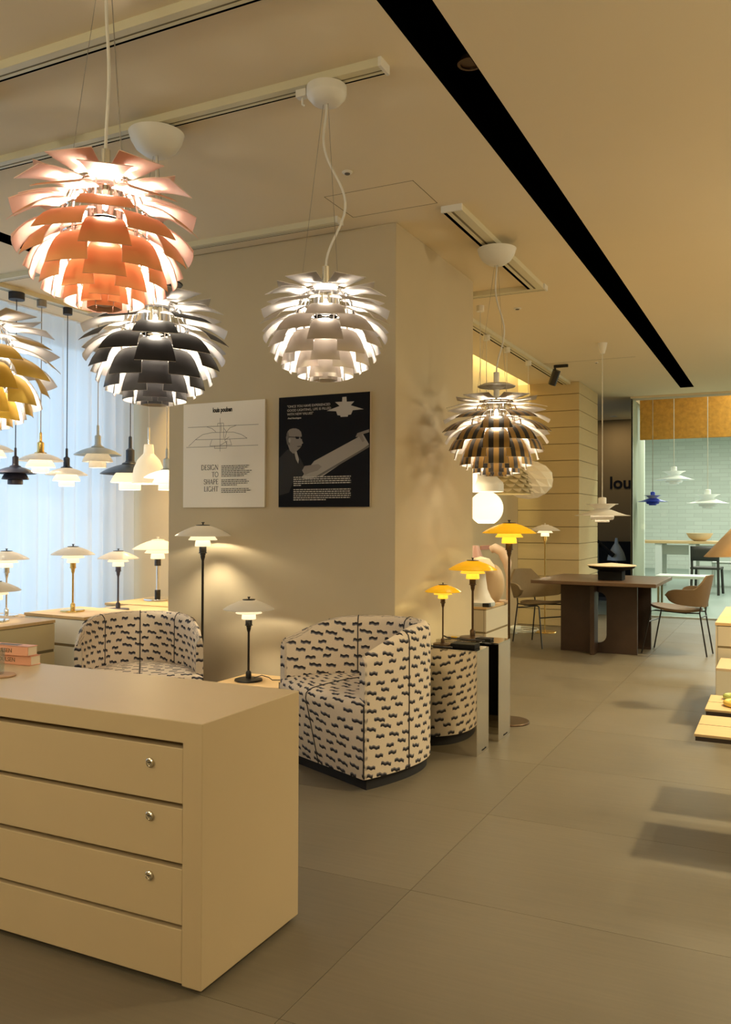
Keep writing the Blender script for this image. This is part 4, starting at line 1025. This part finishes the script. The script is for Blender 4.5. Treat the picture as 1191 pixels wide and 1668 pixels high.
dish = thing('footed_dish', 'round wooden tray on a black square foot on the dining table', 'dish', (-1.47, 8.25, .70))
MB().prism([(-.11, -.09), (.11, -.09), (.11, .09), (-.11, .09)], 0, .085).build('foot', M['black_matte'], dish, 0, .004)
MB().lathe([(0, .083), (.10, .085), (.205, .112), (.213, .126), (.206, .126), (0, .108)], 40).build('bowl', M['black_matte'], dish)
MB().lathe([(0, .128), (.21, .1285), (.226, .134), (.224, .140), (.0, .160)], 40).build('tray', M['bowl'], dish)
def shell_chair(label, loc, ang, mat, kx=1.0):
    """faces +x; origin on the floor under the seat"""
    t = thing('shell_chair', label, 'chair', loc, ang, 'shell-backed dining chairs')
    sm = MB(); n = 18; mm = 8
    def P(i, j):
        u = i / (mm - 1); v = 2 * PI * j / n
        x = .235 * u * math.cos(v); y = (.225 - .03 * (math.cos(v) < 0)) * u * math.sin(v)
        return (x, y, .435 + .03 * (x / .235) - .012 * (1 - u * u) + .05 * (x / .235) ** 2 * (0 if x > 0 else .6))
    def Pb(i, j): p = P(i, j); return (p[0], p[1], p[2] - .022)
    sm.grid(P, mm, n, wrap=True); sm.grid(Pb, mm, n, wrap=True)
    o = len(sm.v) // 2
    for j in range(n):
        a, b = (mm - 1) * n + j, (mm - 1) * n + (j + 1) % n; sm.f.append((a, b, b + o, a + o)); sm.mi.append(0)
    sm.build('seat', M[mat], t, 60)
    bm_ = MB(); na, nz = 41, 9
    def hts(f):     # lower and upper rim of the back over the sweep, f = -1..1
        a = abs(f)
        up = .755 - .020 * a if a < .22 else (.750 - .155 * min(1, (a - .22) / .33) ** .8 if a < .55 else .625)
        if a > .34: up = max(up, .625)
        lo = .455 + .05 * a * a
        if a > .8:
            k_ = (a - .8) / .2; up -= .057 * (1 - math.sqrt(max(0, 1 - k_ * k_))); lo += .057 * (1 - math.sqrt(max(0, 1 - k_ * k_)))
        return lo, up
    def Q(i, j, off):
        f = -1 + 2 * i / (na - 1); th_ = f * math.radians(98); lo, up = hts(f); g = j / (nz - 1); z = lo + (up - lo) * g
        r = .235 + off + .06 * g * (1 - .6 * abs(f))
        return (-.015 - r * math.cos(th_) * (1.0 if abs(th_) < PI / 2 else 1.3), r * 1.06 * math.sin(th_), z)
    for off in (0, .022): bm_.grid(lambda i, j: Q(i, j, off), na, nz)
    o = na * nz
    ring = [(i, 0) for i in range(na)] + [(na - 1, j) for j in range(1, nz)] + [(i, nz - 1) for i in range(na - 2, -1, -1)] + [(0, j) for j in range(nz - 2, 0, -1)]
    ids = [i * nz + j for i, j in ring]
    for k in range(len(ids)): a, b = ids[k], ids[(k + 1) % len(ids)]; bm_.f.append((a, b, b + o, a + o)); bm_.mi.append(0)
    bm_.build('backrest', M[mat], t, 60)
    for sy in (-1, 1):
        MB().tube([(.27, sy * .21, .004), (.19, sy * .185, .405), (.15, sy * .17, .412), (-.12, sy * .12, .395)], .007, 8).build('front_leg', M['black'], t)
        MB().tube([(-.30, sy * .125, .004), (-.235, sy * .115, .40), (-.262, sy * .11, .60)], .007, 8).build('rear_leg', M['black'], t)
    MB().tube([(-.245, -.117, .36), (-.245, .117, .36)], .006, 8).tube([(.215, -.19, .30), (.215, .19, .30)], .006, 8).tube([(-.24, -.115, .40), (-.12, -.12, .397), (-.12, .12, .397), (-.24, .115, .40)], .006, 8).build('stretcher', M['black'], t)
    return t
shell_chair('khaki upholstered shell-backed chair at the left end of the walnut table', (-2.22, 8.56, 0), math.radians(-36), 'khaki')
shell_chair('brown shell-backed chair on thin black legs at the right end of the walnut table', (-.93, 8.62, 0), math.radians(172), 'leather')
fc = thing('cable_heap', 'heap of white extension sockets and cable on the floor behind the khaki chair', 'cable', (-2.72, 9.35, 0))
MB().tube([(.12 * math.cos(a * .7) * (1 + .02 * a) + .1, .12 * math.sin(a * .7) * (1 + .02 * a), .01 + .002 * a) for a in range(26)], .006, 6).build('cord', M['white_plastic'], fc)
B(-.06, .04, -.10, .10, 0, .07).build('socket_box', M['white_plastic'], fc, 0, .004)

# ------------------------------------------------------------------ right-hand cabinet, lamp and stool boards
t = thing('drawer_cabinet', 'cream cabinet with oak top at the right edge', 'cabinet', (-.393, 5.77, 0), 0, 'low drawer cabinets')
MB().box(.004, .796, .004, 1.10, .01, .596).build('body', M['joint_pale'], t, 0)
MB().box(-.003, .803, -.003, .55, .602, .62).build('top_board', M['oak'], t, 0, .001); MB().box(-.003, .803, .552, 1.107, .602, .62).build('top_board', M['oak'], t, 0, .001)
for z0, z1 in ((.475, .598), (.02, .462)): MB().box(.012, .8, 0, .016, z0, z1).build('drawer', M['cabD'], t, 0, .0015)
MB().box(0, .01, 0, 1.104, 0, .6).build('side_panel', M['cabD'], t, 0)
t = thing('display_block', 'cream display block standing in front of the cabinet at the right edge', 'plinth', (-.36, 5.30, 0))
MB().box(0, .7, 0, .42, 0, .395).build('block', M['cabD'], t, 0, .003)
MB().box(0, .7, .0, .42, .395, .41).build('top_board', M['beige_shade'], t, 0, .001)
aj = thing('cone_head_lamp', 'beige lamp head shaped like a slanted cone above the right-hand cabinet', 'table lamp', (-.335, 6.17, .62))
MB().lathe([(0, 0), (.09, 0), (.09, .01), (0, .012)], 24, (.15, 0, 0)).build('base', M['beige_shade'], aj)
MB().tube([(.15, 0, .01), (.09, 0, .50)], .009, 10).build('stem', M['beige_shade'], aj)
am = MB(); n = 32
ringA = [(-.075 + .085 * math.cos(2 * PI * k / n), .085 * math.sin(2 * PI * k / n), .396) for k in range(n)]
ringB = [(.045 + .036 * math.cos(2 * PI * k / n), .036 * math.sin(2 * PI * k / n), .565 - .02 * math.cos(2 * PI * k / n)) for k in range(n)]
ringC = [(.085 + .034 * math.cos(2 * PI * k / n), .034 * math.sin(2 * PI * k / n), .60 - .02 * math.cos(2 * PI * k / n)) for k in range(n)]
am.add(ringA + ringB + ringC, [(k, (k + 1) % n, n + (k + 1) % n, n + k) for k in range(n)] + [(n + k, n + (k + 1) % n, 2 * n + (k + 1) % n, 2 * n + k) for k in range(n)] + [tuple(2 * n + k for k in range(n))])
o = am.build('lamp_head', M['beige_shade'], aj, 40); so = o.modifiers.new('thickness', 'SOLIDIFY'); so.thickness = .003
def stool(label, y0, y1):
    t = thing('low_bench', label, 'bench', (-.298, y0, 0), 0, 'light wood benches')
    d = y1 - y0
    MB().box(-.008, 1.2, 0, d, .452, .462).build('seat_veneer', M['oak'], t, 0, .0015)
    MB().box(-.004, 1.196, .002, d - .002, .436, .452).build('seat_board', M['dark_edge'], t, 0, .001)
    MB().box(-.006, .13, d * .49, d * .49 + .004, .4615, .4624).build('slit', M['ink'], t, 0)
    for x in (.30, 1.0):
        for y in (.05, d - .05): MB().tube([(x, y, .436), (x + (.02 if x > .5 else -.02), y, 0)], .012, 10).build('leg', M['black'], t)
M['dark_edge'] = plain('dark_board_edge', (.035, .02, .012, 1), .5)
stool('light wood bench board with a dark edge, nearest at the right edge', 3.40, 3.745)
stool('light wood bench board with a dark edge and a green ring dish, right edge', 3.87, 4.20)
for nm, lab, yy, mm_, zz in (('ring_dish', 'olive green ring lying on the farther bench board', 4.125, 'green', .4745), ('ring_dish', 'yellow ring lying on the farther bench board before the green one', 3.985, 'gold_ring', .4745)):
    rg = MB().tube([(.075 * math.cos(2 * PI * k / 40), .06 * math.sin(2 * PI * k / 40), 0) for k in range(40)], .012, 10, closed=True)
    o = rg.build(nm, M[mm_]); o.location = (-.165 if mm_ == 'green' else -.155, yy, zz); tag(o, lab, 'dish', 'rings on the bench')
    if mm_ == 'green': o.scale = (1, .8, 1)

# ------------------------------------------------------------------ corridor and bright room furniture
sb = thing('sideboard', 'black sideboard against the dark corridor wall', 'sideboard', (-3.2, 13.75, 0))
MB().box(0, 1.12, 0, .42, .06, .93).build('body', M['black_matte'], sb, 0, .003)
MB().box(.05, 1.07, .03, .40, 0, .06).build('plinth', M['black'], sb, 0)
MB().box(.02, .545, -.01, .0, .08, .91).build('door', M['black_matte'], sb, 0, .002); MB().box(.575, 1.10, -.01, .0, .08, .91).build('door', M['black_matte'], sb, 0, .002)
wl = thing('round_head_lamp', 'white bottle-necked lamp shade with a black tilted arm on the corridor sideboard', 'table lamp', (-2.28, 13.2, 0))
MB().lathe([(.02, 1.0), (.03, .92), (.055, .88), (.11, .78), (.135, .70), (.14, .665), (.13, .665)], 28).build('lamp_shade', M['grey_white'], wl)
MB().lathe([(0, 0), (.13, 0), (.13, .012), (0, .014)], 28).build('base', M['black'], wl)
MB().tube([(0, 0, .01), (0, 0, .80)], .012).build('stem', M['black'], wl)
MB().tube([(-.36, -.08, 1.02), (-.02, -.16, .74)], .035, 12).build('arm', M['black_matte'], wl)
vs_ = thing('tube_vase', 'tall plain grey cylinder standing before the black sideboard', 'vase', (-2.55, 13.0, 0))
MB().lathe([(0, 0), (.045, 0), (.045, .92), (.035, .92), (.035, .10), (0, .10)], 24).build('cylinder', M['grey_white'], vs_)
wt = thing('long_table', 'long table with oak top and white legs in the bright room', 'table', (-1.0, 17.3, 0))
MB().box(-1.6, 2.6, -.45, .45, .84, .885).build('table_top', M['oak'], wt, 0, .003)
for x in (-1.15, -.55, 1.2, 2.3):
    for y in (-.38, .38): MB().box(x - .06, x + .06, y - .04, y + .04, 0, .84).build('leg', M['white_plastic'], wt, 0, .004)
MB().box(-1.2, 2.35, -.05, .05, .62, .80).build('apron', M['white_plastic'], wt, 0)
bw = thing('wooden_bowl', 'pale wooden bowl on the long oak table', 'bowl', (-1.45, 17.2, .885))
MB().lathe([(0, 0), (.10, 0), (.19, .06), (.24, .15), (.225, .15), (.17, .06), (0, .02)], 32).build('bowl', M['bowl'], bw)
cf = thing('glass_carafe', 'clear glass carafe standing on the long oak table', 'carafe', (-.42, 17.3, .885))
MB().lathe([(0, 0), (.08, 0), (.085, .02), (.08, .18), (.035, .27), (.035, .36), (.045, .38), (.040, .38), (.03, .27), (.074, .17), (.078, .02), (0, .012)], 28).build('carafe', M['clear_glass'], cf)
def wood_chair(label, loc, ang, mat, back=True):
    t = thing('wooden_chair', label, 'chair', loc, ang, 'chairs in the bright room')
    MB().box(-.24, .24, -.23, .24, .43, .47).build('seat', M[mat], t, 0, .012)
    for x in (-.21, .21):
        MB().tube([(x, -.21, .44), (x * 1.08, -.24, 0)], .022, 8).build('leg', M[mat], t)
        MB().tube([(x * 1.05, .26, 0), (x, .22, .45), (x, .27, .82)], .022, 8).build('leg', M[mat], t)
    MB().grid(lambda i, j: (-.23 + .46 * j / 8, .255 + .03 * (1 - ((j - 4) / 4) ** 2) + .02 * i / 3, .58 + .25 * i / 3), 4, 9).build('backrest', M[mat], t, 60).modifiers.new('thickness', 'SOLIDIFY').thickness = .02
    return t
M['black_wood'] = plain('black_stained_wood', (.03, .027, .022, 1), .45)
wood_chair('dark wooden chair at the near side of the long oak table', (-1.22, 15.9, 0), math.radians(176), 'black_wood')
wood_chair('white chair on the far side of the long oak table', (-1.05, 18.1, 0), 0, 'white_plastic')
bn = thing('white_bench', 'white low bench just behind the glass, left of the long table', 'bench', (-1.42, 13.4, 0))
MB().box(-.30, .42, -.25, .25, .42, .46).build('seat', M['white_plastic'], bn, 0, .004)
for x in (-.26, .38):
    for y in (-.2, .2): MB().box(x - .015, x + .015, y - .015, y + .015, 0, .42).build('leg', M['khaki'], bn, 0)
